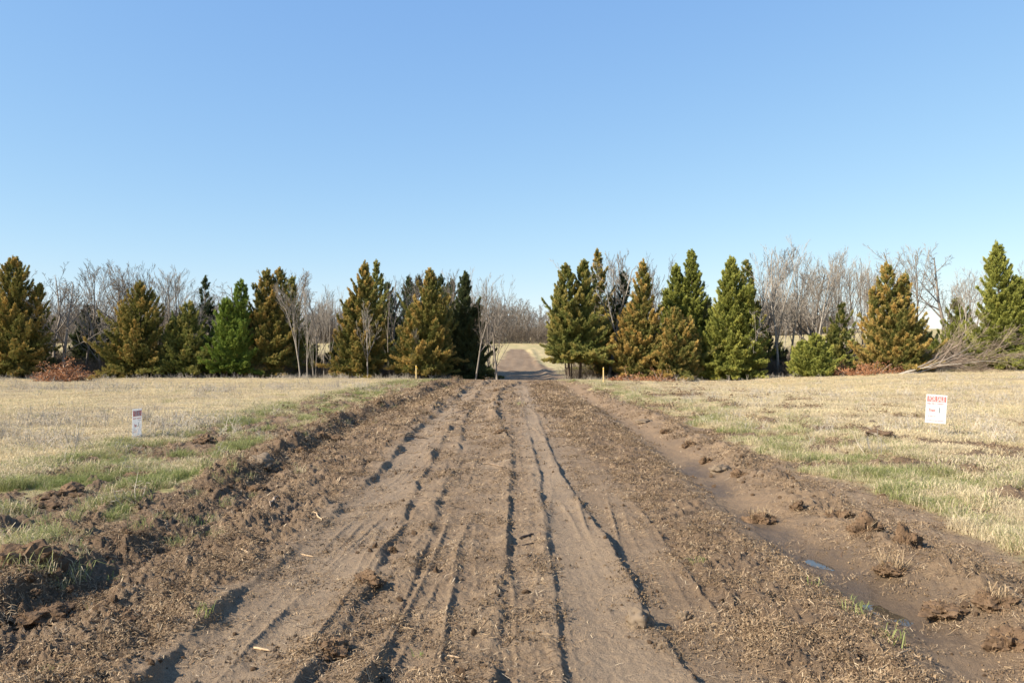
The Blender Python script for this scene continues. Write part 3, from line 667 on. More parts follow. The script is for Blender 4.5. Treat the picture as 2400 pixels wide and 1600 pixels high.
stick(1112,1068,1158,1078,.012,mat_plain('bark_scrap', (.30, .22, .15), (.2, .14, .1), 20),'knobbly tan stick in the middle of the track, upper part')
stick(640,1152,618,1180,.012,MAT['deadwood'],'brown stick leaning along the left bank')
stick(723,1186,740,1202,.007,pl,'thin pale twig above the left rut edge')
stick(692,1270,722,1276,.006,pl,'pale curved straw stem on the left wheel track')
stick(558,1266,580,1278,.012,pl,'pale split wood chip on the left bank')
stick(543,1254,560,1251,.010,pl,'smaller pale chip just above the split wood chip')
stick(1028,1516,1060,1518,.006,pl,'cream stalk near the bottom of the middle strip')
stick(930,1013,985,1012,.010,dk,'long dark twig across the left wheel track near the middle distance')
stick(1030,953,1068,949,.012,MAT['deadwood'],'light branch lying across the upper left track')
stick(2005,1540,2080,1500,.007,pl,'long crooked pale stalk in the bottom right debris')
stick(1210,1290,1222,1283,.008,dk,'stub of black wood in the right middle strip')
stick(258,1368,275,1380,.012,pl,'white chip beside the bare hollow at left')
stick(585,1487,622,1492,.008,pl,'cream splinter near the bottom left wheel track')

# ------------------------------------------------------------------ signs and stakes
def strip(me_pts): pass
def text_mesh(body, size, wscale=1.):
    cu = bpy.data.curves.new('t', 'FONT'); cu.body = body; cu.size = size; cu.align_x = 'CENTER'; cu.align_y = 'CENTER'; cu.extrude = .0006; cu.offset = size*.03
    o = bpy.data.objects.new('t', cu); COL.objects.link(o); dg = bpy.context.evaluated_depsgraph_get(); dg.update()
    me = bpy.data.meshes.new_from_object(o.evaluated_get(dg)); bpy.data.objects.remove(o)
    me.transform(Matrix.Scale(wscale, 4, (1, 0, 0))); return me
def yard_sign(x, y, Y, face, lean, label, number, w=.46, h=.61, leg=.32):
    X0 = (x*K-1200)/FPX*Y; z = gz(X0, Y)
    root = empty('yard_sign', (X0, Y, z), face, label=label, cat='sign', group='for sale signs in the fields')
    root.rotation_euler = Euler((lean[0], lean[1], face))
    T = Tubes(); T.box((0, 0, leg+h/2), (w/2, .0025, h/2)); link('panel', T.mesh('panel'), MAT['white'], root)
    for sx in (-1, 1):
        T = Tubes(); T.tube([(sx*w*.2, .005, -.12), (sx*w*.2, .005, leg+h*.6)], [.003, .003], 5); link('wire_leg', T.mesh('wire_leg'), MAT['wire'], root)
    T = Tubes(); T.tube([(-w*.2, .005, leg-.06), (w*.2, .005, leg-.06)], [.003, .003], 5); link('cross_wire', T.mesh('cross_wire'), MAT['wire'], root)
    yf = -.0035; TR = lambda cx, cz, yy=yf: Matrix.Translation((cx, yy, cz)) @ Matrix.Rotation(R(90), 4, 'X')
    T = Tubes(); T.box((0, yf, leg+h*.845), (w*.445, .0006, h*.095)); link('red_band', T.mesh('red_band'), MAT['red'], root)
    me = text_mesh('FOR SALE', .142, .49); me.transform(TR(0, leg+h*.842, yf-.0012)); link('lettering', me, MAT['white'], root)
    def scrib(z0, hh, x0, x1, mat, nm, seed):
        r = random.Random(seed); T = Tubes(); xx = x0
        while xx < x1:
            ww = r.uniform(.006, .015)
            if r.random() < .85:
                T.box((xx, yf, z0+r.uniform(-.1, .1)*hh), (ww*.22, .0006, hh*r.uniform(.35, .5)))
                T.box((xx+ww*.3, yf-.0003, z0+r.choice((-.35, 0, .35))*hh), (ww*.35, .0006, hh*.11))
            xx += ww*1.25
        tag(link(nm, T.mesh(nm), mat, root), kind='stuff')
    scrib(leg+h*.68, .030, -w*.42, w*.36, MAT['red'], 'small_print', 1)
    me = text_mesh('Tract', .078, .7); me.transform(TR(-w*.20, leg+h*.45)); link('lettering', me, MAT['red'], root)
    me = text_mesh(number, .14, .9); me.transform(TR(w*.16, leg+h*.45)); link('number_mark', me, MAT['ink'], root)
    scrib(leg+h*.24, .032, -w*.36, w*.10, MAT['pink'], 'phone_line', 3)
    scrib(leg+h*.09, .014, -w*.42, w*.38, MAT['red'], 'web_line', 4)
    return root
yard_sign(2145, 1000, 16.2, R(-16), (0, R(3.5)), 'white for sale sign on thin wire legs, facing the camera in the right field', '1', w=.385, h=.58, leg=.28)
yard_sign(315, 1012, 15.6, R(94), (0, R(2)), 'white for sale sign seen nearly edge on in the dry grass at left', '1', leg=.03, h=.59)
def stake(x, Y, h, label, rib):
    X0 = (x*K-1200)/FPX*Y; z = gz(X0, Y); root = empty('survey_stake', (X0, Y, z), R(12), label=label, cat='stake', group='wooden survey stakes')
    T = Tubes(); T.tube([(0, 0, -.25), (0, 0, h-.03), (.004, 0, h)], [.034, .034, .018], 4); link('wooden_lath', T.mesh('lath'), MAT['stake'], root)
    T = Tubes(); T.tube([(0, 0, h-.12), (0, 0, h-.06)], [.038, .038], 4)
    if rib: T.tube([(.03, -.01, h-.08), (.07, -.01, h-.14), (.08, -.01, h-.26)], [.018, .02, .014], 3)
    link('flagging_ribbon', T.mesh('ribbon'), MAT['ribbon'], root)
stake(956, 47.0, .88, 'thin pale wooden stake with yellow flagging at the left edge of the track', True)
stake(1386, 42.5, .88, 'thin pale wooden stake at the right edge of the track', False)
# small notice between the trees
Ys = 62.0; X0 = (1127*K-1200)/FPX*Ys; z = gz(X0, Ys)
root = empty('notice_sign', (X0, Ys, z), R(20), label='tiny white notice board on a post in the gap left of the track', cat='sign')
T = Tubes(); T.tube([(0, .03, -.2), (0, .03, 1.15)], [.03, .03], 5); link('post', T.mesh('post'), MAT['greybark'], root)
T = Tubes(); T.box((0, 0, 1.0), (.13, .006, .2)); link('panel', T.mesh('panel'), MAT['white'], root)
T = Tubes(); T.box((.01, -.008, 1.0), (.03, .001, .08)); link('dark_mark', T.mesh('mark'), MAT['ink'], root)

# ------------------------------------------------------------------ evergreen trees
def plume(seed):
    r = np.random.RandomState(seed); nb = 17; P = []; D = []; A = []
    for k in range(nb):
        t = r.rand()**.8*.8; a = r.rand()*6.283; o = np.array([math.cos(a), math.sin(a), 0]); L = .21*(1.15-t*.7)
        d = o*.46+np.array([0, 0, .9])+r.randn(3)*.10; d /= np.linalg.norm(d); b0 = np.array([0, 0, t])+o*.03
        m_ = 6; q = (np.arange(m_)+r.rand(m_))/m_
        P.append(b0+d*(q*L*1.3)[:, None]+r.randn(m_, 3)*.018); D.append(d+r.randn(m_, 3)*.45); A.append(t*.6+q*.4)
    P = np.concatenate(P); D = np.concatenate(D); A = np.concatenate(A); D /= np.linalg.norm(D, axis=1)[:, None]; n = len(P)
    S = np.cross(D, r.randn(n, 3)); S /= np.linalg.norm(S, axis=1)[:, None]; Ln = .11+.08*r.rand(n); W = Ln*.20
    V = np.stack([P+S*W[:, None], P-S*W[:, None], P+D*Ln[:, None]*1.2], 1)
    return npmesh('plume', V.reshape(-1, 3), np.arange(n*3).reshape(-1, 3), dict(rnd=np.repeat(r.rand(n), 3), along=np.repeat(A, 3)))
PLUME = {k: [source('plume', plume(40+i), m_) for i in range(6)] for k, m_ in CED.items()}
CGRP = {k: scatter_group('cedar_'+k, v) for k, v in PLUME.items()}
def cedar_crown(leaders, zlow, seed, dens=1., tipf=.6, ragged=.45, spray=1.):
    """leaders: (base xyz, top xyz, radius); sprays of needles along upswept branches, one mesh"""
    r = np.random.RandomState(seed); P = []; D = []; Tp = []; Rn = []; Ln = []; T = Tubes()
    for li, (b, t, rad) in enumerate(leaders):
        b = np.array(b); t = np.array(t); H = t[2]-zlow
        T.tube([tuple(b), tuple(b*.6+t*.4+np.array([.05, .02, 0])), tuple(b*.12+t*.88)], [max(.05, rad*.085), max(.03, rad*.05), .01], 6)
        rad = rad*1.27; nb = int(112*dens*max(.5, (rad*H)/9.)**.7)
        u = (np.arange(nb)+r.rand(nb))/nb; u = u**1.12
        prof = np.where(u < .10, .88+.12*u/.10, 1.)*(1-u**1.55)
        phi = np.arange(nb)*2.39996+r.randn(nb)*.5
        lob = 1+ragged*1.1*pn(u*7+seed, phi*0+li*3.3, seed)+ragged*1.2*pn(np.cos(phi)*1.7+u*3.2+seed*.7, np.sin(phi)*1.7+li, seed+1)
        L = rad*prof*lob*(.55+.62*r.rand(nb)**.7)*np.where(r.rand(nb) < .09, 1.33, 1.)+.06
        up = .05+1.0*u+.40*r.rand(nb); up = np.where(u < .15, up-.35, up)
        ztip = zlow+u*H*.97; f = (ztip-b[2])/(t[2]-b[2]); c = b[None, :]+(t-b)[None, :]*f[:, None]
        z0 = ztip-L*up*.6; btip = r.rand(nb); bsh = .5+.3*r.randn(nb)
        for i in range(nb):
            hd = np.array([math.cos(phi[i]), math.sin(phi[i]), 0.]); sv = np.array([-hd[1], hd[0], 0.])
            crv = lambda q: np.array([c[i][0], c[i][1], z0[i]])+hd*(L[i]*q)[:, None]+np.array([0, 0, 1.])*(L[i]*up[i]*(.35*q+.65*q**2))[:, None]
            qq = np.array([0., .4, .9]); bp = crv(qq)
            if u[i] < .3 or i % 2: T.tube([tuple(p_) for p_ in bp], [.012+.012*L[i], .010, .004], 3, False)
            m_ = int((9+30*L[i])*dens); q = .10+.90*r.rand(m_)**.72
            sg = (.035+.10*L[i])*(1.12-q)+.02
            p_ = crv(q)+sv*(r.randn(m_)*sg*1.25)[:, None]; p_[:, 2] += r.randn(m_)*sg*.55
            tz = up[i]*(.35+1.3*q); ax = hd[None, :]*.85+np.stack([0*q, 0*q, tz*.8+.25], 1)+sv[None, :]*(r.randn(m_)*.45)[:, None]+r.randn(m_, 3)*.20
            sc_ = (.17+.17*r.rand(m_))*(1.18-.45*q)
            pe = crv(np.full(3, .96)); ae = np.repeat((hd*.75+np.array([0, 0, up[i]*1.3+.3]))[None], 3, 0)+r.randn(3, 3)*.12
            p_ = np.vstack([p_, pe]); ax = np.vstack([ax, ae]); sc_ = np.concatenate([sc_, np.full(3, .26)*(.8+.5*r.rand(3))]); q = np.concatenate([q, [1, 1, 1]])
            ax /= np.linalg.norm(ax, axis=1)[:, None]
            P.append(p_); D.append(ax); Ln.append(sc_*spray)
            Tp.append(np.clip((q-.30)*1.35*(.15+1.25*btip[i]**1.3)*tipf+.12*r.randn(len(q)), 0, 1)); Rn.append(np.clip(bsh[i]+.22*r.randn(len(q)), 0, 1))
        # the leader
        k_ = 26; q = np.linspace(.90, 1.0, k_); p_ = b[None, :]+(t-b)[None, :]*q[:, None]+r.randn(k_, 3)*.03; ax = np.array([0, 0, 1.])+r.randn(k_, 3)*(.10+4.*(1-q))[:, None]
        ax[:, 2] = np.abs(ax[:, 2])+.2; ax /= np.linalg.norm(ax, axis=1)[:, None]
        P.append(p_-ax*.08); D.append(ax); Ln.append(np.full(k_, .26)*(.7+.5*r.rand(k_))); Tp.append(r.rand(k_)*tipf); Rn.append(r.rand(k_))
    P = np.concatenate(P); D = np.concatenate(D); Tp = np.concatenate(Tp); Rn = np.concatenate(Rn); Ln = np.concatenate(Ln)
    P[:, 2] = np.maximum(P[:, 2], .05); n = len(P)
    rot = np.stack([0*Ln, np.arccos(np.clip(D[:, 2], -1, 1)), np.arctan2(D[:, 1], D[:, 0])], 1)
    return point_mesh('crown', P, rot, Ln*1.25, r.randint(0, 6, n), dict(tip=Tp, shade=Rn)), T
def put_crown(cm, mat, root):
    o = link('crown', cm, None, root); o['kind'] = 'stuff'; md = o.modifiers.new('foliage', 'NODES'); md.node_group = CGRP[mat]; return o
NT = [0]
def cedar(xb, Y, tops, mat, label, low=.5, dens=1., tip=.6, ragged=.35, seed=None, group='evergreen cedars along the treeline'):
    """xb, tops in photo-view pixels at distance Y: tops = (x, y, half width)"""
    X0 = (xb*K-1200)/FPX*Y; z = gz(X0, Y); NT[0] += 1; seed = seed or NT[0]*11
    ld = []
    for (tx, ty, hw) in tops:
        x = (tx*K-1200)/FPX*Y-X0; h = CAMH+(HOR-ty*K)*Y/FPX-z; ld.append(((x*.55, 0, -.2), (x, random.uniform(-.3, .3), h), hw*K/FPX*Y))
    rs_ = random.Random(seed)
    for (tx, ty, hw) in list(tops)[:2]:                    # side leaders make the crown uneven
        for q_ in range(2 if len(tops) == 1 else 1):
            x = (tx*K-1200)/FPX*Y-X0+rs_.choice((-1, 1))*rs_.uniform(.35, .8)*hw*K/FPX*Y; h = (CAMH+(HOR-ty*K)*Y/FPX-z)*rs_.uniform(.55, .82)
            ld.append(((x*.4, 0, -.2), (x, rs_.uniform(-.5, .5), h), hw*K/FPX*Y*rs_.uniform(.40, .62)))
    root = empty('cedar_tree', (X0, Y, z), 0, label=label, cat='tree', group=group)
    cm, T = cedar_crown(ld, low*.6, seed, dens, tip, ragged*1.25)
    put_crown(cm, mat, root); link('trunk', T.mesh('trunk'), MAT['bark'], root)
    return root
CEDARS = [
 (25,51,[(30,592,72)],'ochre','tall rusty brown cedar at the left edge of the photo',.6,1.,.75,.4),
 (318,52,[(322,652,66),(278,705,38)],'ochre','broad two topped brown cedar standing right of the left brush pile',.4,1.,.6,.4),
 (432,52,[(432,697,52)],'olive','short olive cedar between the two topped brown one and the bright green one',.8,.9,.5,.45),
 (520,51.5,[(522,690,44),(553,648,30)],'bright','bright green cedar with a brown tip in the left treeline',.9,1.05,.25,.3),
 (600,52.5,[(612,622,50),(640,617,38)],'ochre','tall ochre cedar with two crooked leaders beside the bright green one',.6,1.,.7,.4),
 (668,54,[(668,640,34)],'olive','narrow leaning cedar behind the white leaning trunks',.6,.9,.7,.5),
 (825,51.5,[(838,606,50),(800,690,40)],'ochre','tall cedar with a combed crooked top right of the open gap',.3,1.,.7,.42),
 (872,56,[(866,602,28)],'olive','thin spire cedar looking over the combed one',.6,.9,.6,.5),
 (975,51,[(988,620,54),(950,700,42)],'ochre','broad golden cedar right behind the left stake',.8,1.05,.65,.38),
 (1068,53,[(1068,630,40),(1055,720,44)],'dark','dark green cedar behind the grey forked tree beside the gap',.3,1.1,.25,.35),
 (1318,50.5,[(1298,610,42),(1342,600,46)],'olive','big yellow green cedar with two spires right of the gap',2.0,1.1,.65,.35),
 (1388,54,[(1374,576,36)],'ochre','tallest rusty spire behind the two spired cedar',1.0,.85,.7,.5),
 (1470,50,[(1478,602,38),(1450,700,46)],'ochre','bright orange brown cedar with a thin pointed top, right of the right stake',.3,1.1,.95,.42),
 (1435,55,[(1432,628,30)],'dark','dark bluish cedar seen between the rusty spire and the orange brown one',.6,.9,.1,.4),
 (1580,52,[(1590,576,48),(1552,610,38)],'green','dark green cedar with a blue green spire in the right treeline',.3,1.15,.3,.38),
 (1548,49,[(1552,712,44),(1585,735,30)],'ochre','low tan brown cedar standing in front of the green ones',.3,1.,.75,.45),
 (1680,49.5,[(1682,592,50),(1660,700,46)],'green','bright yellow green cedar with a full cone, right treeline',.25,1.25,.55,.25),
 (1725,53,[(1716,600,28),(1740,700,34)],'olive','brown topped cedar leaning out from behind the yellow green cone',.4,.85,.75,.5),
 (1870,47,[(1870,775,40),(1845,790,22)],'green','low spreading green cedar bush under the pale bare trees',.15,.9,.4,.45),
 (1930,50,[(1935,700,30)],'olive','sparse olive cedar left of the gold topped one',.4,.7,.5,.55),
 (2050,48,[(2042,606,38),(2082,632,36),(2060,690,66)],'ochre','gold topped cedar above the right brush heap',.3,1.05,.85,.42),
 (2200,52,[(2198,690,40)],'green','small green cedar tucked behind the felled branches',.3,.9,.15,.35),
 (2305,47,[(2294,560,46),(2330,640,72)],'green','large green cedar with a crooked spire at the right edge',.3,1.2,.4,.28),
 (2420,48,[(2415,620,60)],'green','green cedar cut off by the right edge of the frame',.3,1.,.4,.3),
 (205,57,[(203,705,34)],'dark','small dark cedar in the shade behind the left bare trees',.3,.8,.1,.4),
 (478,58,[(473,637,24)],'dark','thin dark spire seen above the short olive cedar',.8,.6,.25,.5),
]
for c_ in CEDARS:
    xb, Y, tops, mt, lab, low, dens, tip, rg = c_; cedar(xb, Y, tops, mt, lab, low, dens, tip, rg)
BN = ['between the left brush pile and the two topped cedar', 'right behind the two topped brown cedar', 'under the thin dark spire', 'behind the white leaning trunks', 'at the right side of the open left gap', 'under the thin spire beside the combed cedar', 'in front of the thicket left of the golden cedar', 'between the golden cedar and the dark green cedar', 'under the tallest rusty spire', 'behind the orange brown cedar', 'right of the dark green cedar', 'right of the brown topped cedar', 'right of the gold topped cedar', 'behind the left end of the brush pile']
BACKC = [(250,56,[(250,760,40)]),(390,57,[(385,770,42)]),(470,56.5,[(470,775,40)]),(700,57,[(700,770,30)]),(770,58,[(770,790,24)]),(890,57,[(890,745,34)]),(925,55,[(925,770,28)]),(1020,57,[(1025,740,36)]),
         (1395,56,[(1400,730,44)]),(1500,56,[(1500,720,44)]),(1620,56,[(1625,690,44)]),(1765,54,[(1765,770,38)]),(2130,54,[(2130,770,44)]),(110,58,[(110,790,30)])]
for q, (xb, Y, tops) in enumerate(BACKC):
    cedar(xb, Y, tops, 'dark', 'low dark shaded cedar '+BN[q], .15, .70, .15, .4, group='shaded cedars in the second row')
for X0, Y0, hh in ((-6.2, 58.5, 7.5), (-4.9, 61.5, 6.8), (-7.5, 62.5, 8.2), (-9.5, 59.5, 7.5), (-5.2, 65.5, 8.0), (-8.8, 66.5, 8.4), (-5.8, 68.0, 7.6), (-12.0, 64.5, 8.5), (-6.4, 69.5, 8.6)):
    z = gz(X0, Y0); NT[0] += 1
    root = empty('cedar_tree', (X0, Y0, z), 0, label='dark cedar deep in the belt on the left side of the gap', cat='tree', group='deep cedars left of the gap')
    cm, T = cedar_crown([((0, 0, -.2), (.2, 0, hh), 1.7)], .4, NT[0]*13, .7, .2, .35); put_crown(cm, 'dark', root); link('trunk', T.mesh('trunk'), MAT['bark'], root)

# ------------------------------------------------------------------ bare trees
def bare_tree(seed, h=8., spread=.5, trunk_r=.10, stems=1, clear=.25, twig=.010, dens=1., gnarl=.12, droop=0., fan=1.):
    r = random.Random(seed); A = Tubes(); B = Tubes()
    def grow(p, d, L, rad, lev):
        n = 5 if lev == 0 else (4 if lev == 1 else 3); pts = [p.copy()]; rs = [rad]; dd = d.copy(); q = p.copy(); dirs = [d.copy()]
        for i in range(n):
            dd = (dd+Vector((r.gauss(0, gnarl), r.gauss(0, gnarl), r.gauss(0, gnarl*.5)+.06-(droop if lev > 1 else 0)))).normalized()
            q = q+dd*L/n; pts.append(q.copy()); rs.append(max(twig*.6, rad*(1-.8*(i+1)/n))); dirs.append(dd.copy())
        (A if lev <= 1 else B).tube(pts, rs, (6, 4, 3, 3, 3)[lev], False)
        if lev >= 4: return
        nc = (int(13*dens), int(7.5*dens), int(6.0*dens), int(4.2*dens))[lev]
        t0 = clear if lev == 0 else .22
        for k in range(nc):
            t = t0+(1-t0)*((k+r.random())/nc); x = t*n; i = min(n-1, int(x)); pos = pts[i].lerp(pts[i+1], x-i); base_d = dirs[i]
            a = r.random()*6.283; perp = base_d.orthogonal().normalized(); perp.rotate(Matrix.Rotation(a, 3, base_d))
            ang = spread*r.uniform(.65, 1.25)*(1.15 if lev else 1.)
            nd = (base_d*math.cos(ang)+perp*math.sin(ang)).normalized()
            l2 = L*(1-t*.55)*r.uniform(.40, .66) if lev else L*((1-t)*.95+.10)*r.uniform(.60, 1.0)*fan
            if l2 < .10: continue
            grow(pos, nd, l2, max(twig*.8, (rs[i]*(.55 if lev else .5))), lev+1)
    for s in range(stems):
        a = r.random()*6.28; d = Vector((math.cos(a)*.18*(stems > 1), math.sin(a)*.18*(stems > 1), 1)).normalized()
        grow(Vector((math.cos(a)*.12*(stems > 1), math.sin(a)*.12*(stems > 1), -.15)), d, h*r.uniform(.85, 1.)*.98, trunk_r*(1 if stems == 1 else .7), 0)
    V = np.array([v[:] for v in A.V+B.V]); top = V[:, 2].max()
    return A.mesh('trunk', True), B.mesh('branches'), top
KIND = {}
def kinds(name, n, **k):
    KIND[name] = [bare_tree(1000+hash_(name)+i*31, **k) for i in range(n)]
def hash_(s): return sum(ord(c_)*(i+3) for i, c_ in enumerate(s))
kinds('vase', 4, h=8, spread=.40, trunk_r=.085, clear=.20, gnarl=.075, dens=.90)
kinds('spread', 3, h=7, spread=.72, trunk_r=.10, clear=.2, gnarl=.15, dens=.92, fan=.85)
kinds('thicket', 3, h=6.5, spread=.38, trunk_r=.06, stems=3, clear=.15, gnarl=.08, dens=.62, fan=.8)
kinds('oak', 2, h=7.5, spread=.9, trunk_r=.15, clear=.30, gnarl=.19, dens=.92, fan=.85)
for nm, L in KIND.items():
    for q_, (a, b, t) in enumerate(L):
        a.materials.append(MAT['greybark']); b.materials.append(MAT['twig2' if q_ % 2 else 'twig'])
pale = {}
def bare(x, Y, ytop, kind, v, label, lean=(0, 0), wide=1., light=False, group='bare trees in the treeline'):
    X0 = (x*K-1200)/FPX*Y; z = gz(X0, Y); h = CAMH+(HOR-ytop*K)*Y/FPX-z
    a, b, t = KIND[kind][v % len(KIND[kind])]; s = h/t
    root = empty('bare_tree', (X0, Y, z), random.random()*6.28, label=label, cat='tree', group=group)
    root.rotation_euler = Euler((lean[0], lean[1], 0)); rz = random.random()*6.28
    for me, nm in ((a, 'trunk'), (b, 'branches')):
        if light:
            key = (me.name,);
            if key not in pale: pale[key] = me.copy(); pale[key].materials[0] = MAT['palebark']
            me = pale[key]
        o = bpy.data.objects.new(nm, me); COL.objects.link(o); o.parent = root; o.scale = (s*wide, s*wide, s); o.rotation_euler = (0, 0, rz)
    return root
B = bare
B(1092,50,640,'spread',1,'grey forked tree with a thick straight trunk in front of the dark cedar',wide=.62)
B(1142,50.5,690,'oak',1,'spreading bare tree nearest the left side of the gap',wide=.8)
B(1118,56,612,'vase',0,'tall bare tree rising behind the last two trees left of the gap',wide=.75)
B(690,50,640,'vase',1,'pale leaning trunk, left one of the two white leaning trees',lean=(0,R(-9)),wide=.7,light=True)
B(706,50.5,655,'vase',2,'pale leaning trunk, right one of the two white leaning trees',lean=(0,R(-7)),wide=.6,light=True)
B(722,51,700,'thicket',0,'clump of thin pale stems right of the white leaning trees',wide=.6,light=True)
B(744,51.5,660,'vase',3,'slim pale tree left of the open gap in the left treeline',wide=.45,light=True)
B(760,52.5,655,'vase',0,'slim bent tree right of the open gap in the left treeline',wide=.5,light=True)
B(845,50,690,'spread',0,'light grey bare tree in front of the combed cedar',wide=.55,light=True)
B(952,50,750,'thicket',1,'small pale sapling clump left of the golden cedar trunk',wide=.35,light=True)
B(898,55,632,'thicket',2,'dense bare thicket filling the space between the combed and the golden cedar',wide=.9)
B(925,56,618,'vase',1,'bare tree left behind the golden cedar',wide=.8)
B(1028,56,612,'vase',2,'bare tree right behind the golden cedar',wide=.8)
B(1055,59,625,'vase',3,'bare tree top showing above the dark cedar',wide=.8)
for i, (x, Y, yt, k, v, lab) in enumerate([
 (95,53,640,'thicket',0,'leaning bare clump just right of the rusty edge cedar'),(125,54,598,'spread',1,'tall fine branched bare tree, first left of the left brush pile'),
 (150,52,640,'spread',2,'dark many limbed bare tree right above the left brush pile'),(195,55,603,'vase',2,'tall bare tree with a narrow crown over the left brush pile'),
 (228,53,700,'spread',0,'low twisted bare tree beside the two topped cedar'),(255,56,640,'oak',1,'white limbed bare tree leaning left of the two topped cedar'),
 (280,57,592,'vase',0,'tall bare tree left behind the two topped cedar'),(320,58,598,'vase',1,'bare tree straight behind the two topped cedar'),
 (365,57,600,'vase',3,'bare fan shaped tree right behind the two topped cedar'),(398,56,618,'vase',2,'bare tree between two topped and short olive cedars'),
 (420,58,612,'vase',0,'bare fan shaped tree above the short olive cedar'),(450,59,630,'spread',1,'faint bare crown right of the short olive cedar'),
 (470,55,680,'oak',0,'brown bare tree with a rounded crown in front of the thin dark spire'),(545,59,650,'spread',2,'faint bare crown above the bright green cedar'),
 (655,57,608,'vase',1,'bare tree rising over the crooked ochre leaders'),(678,58,625,'spread',0,'fine bare crown right of the crooked ochre leaders'),
 (725,60,640,'vase',3,'distant bare tree above the white trunks'),(60,60,620,'vase',2,'bare tree mostly hidden behind the rusty edge cedar')]):
    B(x, Y, yt, k, v, lab, wide=1.1)
for i, (x, Y, yt, k, v, lab, lt) in enumerate([
 (1395,53,590,'spread',1,'white limbed bare tree right of the tallest rusty spire',True),(1425,56,580,'vase',0,'bare tree behind the dark bluish cedar',False),(1455,58,575,'vase',2,'bare tree left of the orange brown spire',False),
 (1495,57,572,'vase',3,'upright bare tree right of the orange brown spire',False),(1525,59,640,'thicket',0,'bare stems between the orange brown and the dark green cedar',False),
 (1625,53,640,'oak',1,'tangle of bare limbs between the dark green cedar and the yellow green cone',False),
 (1735,50,640,'spread',2,'grey branching tree at the right flank of the yellow green cone',True),(1758,54,560,'vase',1,'tall tan bare tree right of the brown topped cedar',False),
 (1788,51,545,'vase',0,'tallest bare tree of the pale group, white lower trunk',True),(1812,52,580,'vase',2,'second white trunk of the pale group',True),
 (1845,55,590,'vase',3,'bare tree with dense crown left of the twin trunks',False),(1878,50,572,'vase',1,'left one of the twin pale trunks',True),(1900,50.5,580,'vase',3,'right one of the twin pale trunks',True),
 (1858,53,620,'oak',0,'dark heavy limbed tree low behind the pale group',False),(1930,56,600,'thicket',1,'dense upright bare stems left of the gold topped cedar',False),(1960,57,590,'vase',0,'bare tree crown touching the gold topped cedar',False),
 (1985,53,595,'thicket',2,'straight parallel bare stems left of the gold topped cedar',False),
 (2108,54,560,'vase',2,'tall purplish bare tree right of the gold topped cedar',False),(2075,57,570,'spread',0,'bare crown directly behind the gold top',False),(2150,55,575,'oak',1,'forked bare tree with dark limbs behind the felled branches',False),
 (2165,52,650,'vase',1,'slim bare tree between gold topped cedar and small green cedar',False),(2215,50,610,'vase',3,'slender leaning pale tree left of the large green cedar',True),(2240,56,600,'vase',0,'bare tree left behind the large green cedar',False),
 (2345,57,590,'vase',1,'bare tree right behind the large green cedar',False),(1725,56,590,'vase',3,'bare tree behind the brown topped cedar',False)]):
    B(x, Y, yt, k, v, lab, wide=.95, light=lt)
r = random.Random(5)
for q_ in range(5): r.random()
for i in range(9):
    B(r.uniform(1740, 2030), r.uniform(52, 60), r.uniform(560, 680), r.choice(['vase', 'vase', 'thicket']), i, 'bare trunk crowded into the pale group between the green cone and the gold topped cedar', wide=.7, light=r.random() < .4, group='crowded bare trees on the right')
for i in range(14):
    B(r.uniform(60, 480), r.uniform(55, 62), r.uniform(625, 720), r.choice(['vase', 'spread', 'thicket']), i, 'bare tree crowded into the left end of the treeline', wide=.85, group='crowded bare trees on the left')
for i in range(8):
    B(r.uniform(860, 1130), r.uniform(56, 62), r.uniform(640, 720), r.choice(['vase', 'thicket']), i, 'bare tree crowded behind the cedars left of the gap', wide=.85, group='crowded bare trees left of the gap')

# undergrowth
MAT['dkt'] = mat_plain('bramble_bark', (.20, .16, .12), (.13, .10, .075), 3)
UG = []
for i in range(4):
    a, b, t = bare_tree(5000+i, h=1.5, spread=.9, trunk_r=.015, stems=4, clear=.05, twig=.004, gnarl=.25, dens=.7)
    for me in (a, b): me.materials.append(MAT['dkt'])
    UG += [source('bramble_stems', a, None), source('bramble_twigs', b, None)]
n = 800; X = np.concatenate([np.random.uniform(-42, -2.6, n), np.random.uniform(4.2, 42, n)]); n = len(X); Y = np.where(X > 8, 49.3, 51.5)+np.abs(np.random.randn(n))*3.2+np.random.rand(n)*2
Y = np.where(np.abs(X) < 7, Y+1.0, Y)
b2 = 900; X2 = np.concatenate([np.random.uniform(-46, -5, b2//2), np.random.uniform(8, 46, b2//2)]); X = np.concatenate([X, X2]); Y = np.concatenate([Y, 56+14*np.random.rand(b2)]); n = len(X)
Z = height(X, Y); ix = np.random.randint(0, 4, n); rz = np.random.rand(n)*6.28; sc = (.35+1.1*np.random.rand(n)**1.5)*np.where(Y > 56, 1.5, 1)
scatter('undergrowth', np.repeat(np.stack([X, Y, Z], 1), 2, 0), np.repeat(rz, 2), np.repeat(sc, 2), np.stack([ix*2, ix*2+1], 1).ravel(), UG, None, 'dark tangled brambles at the foot of the treeline')

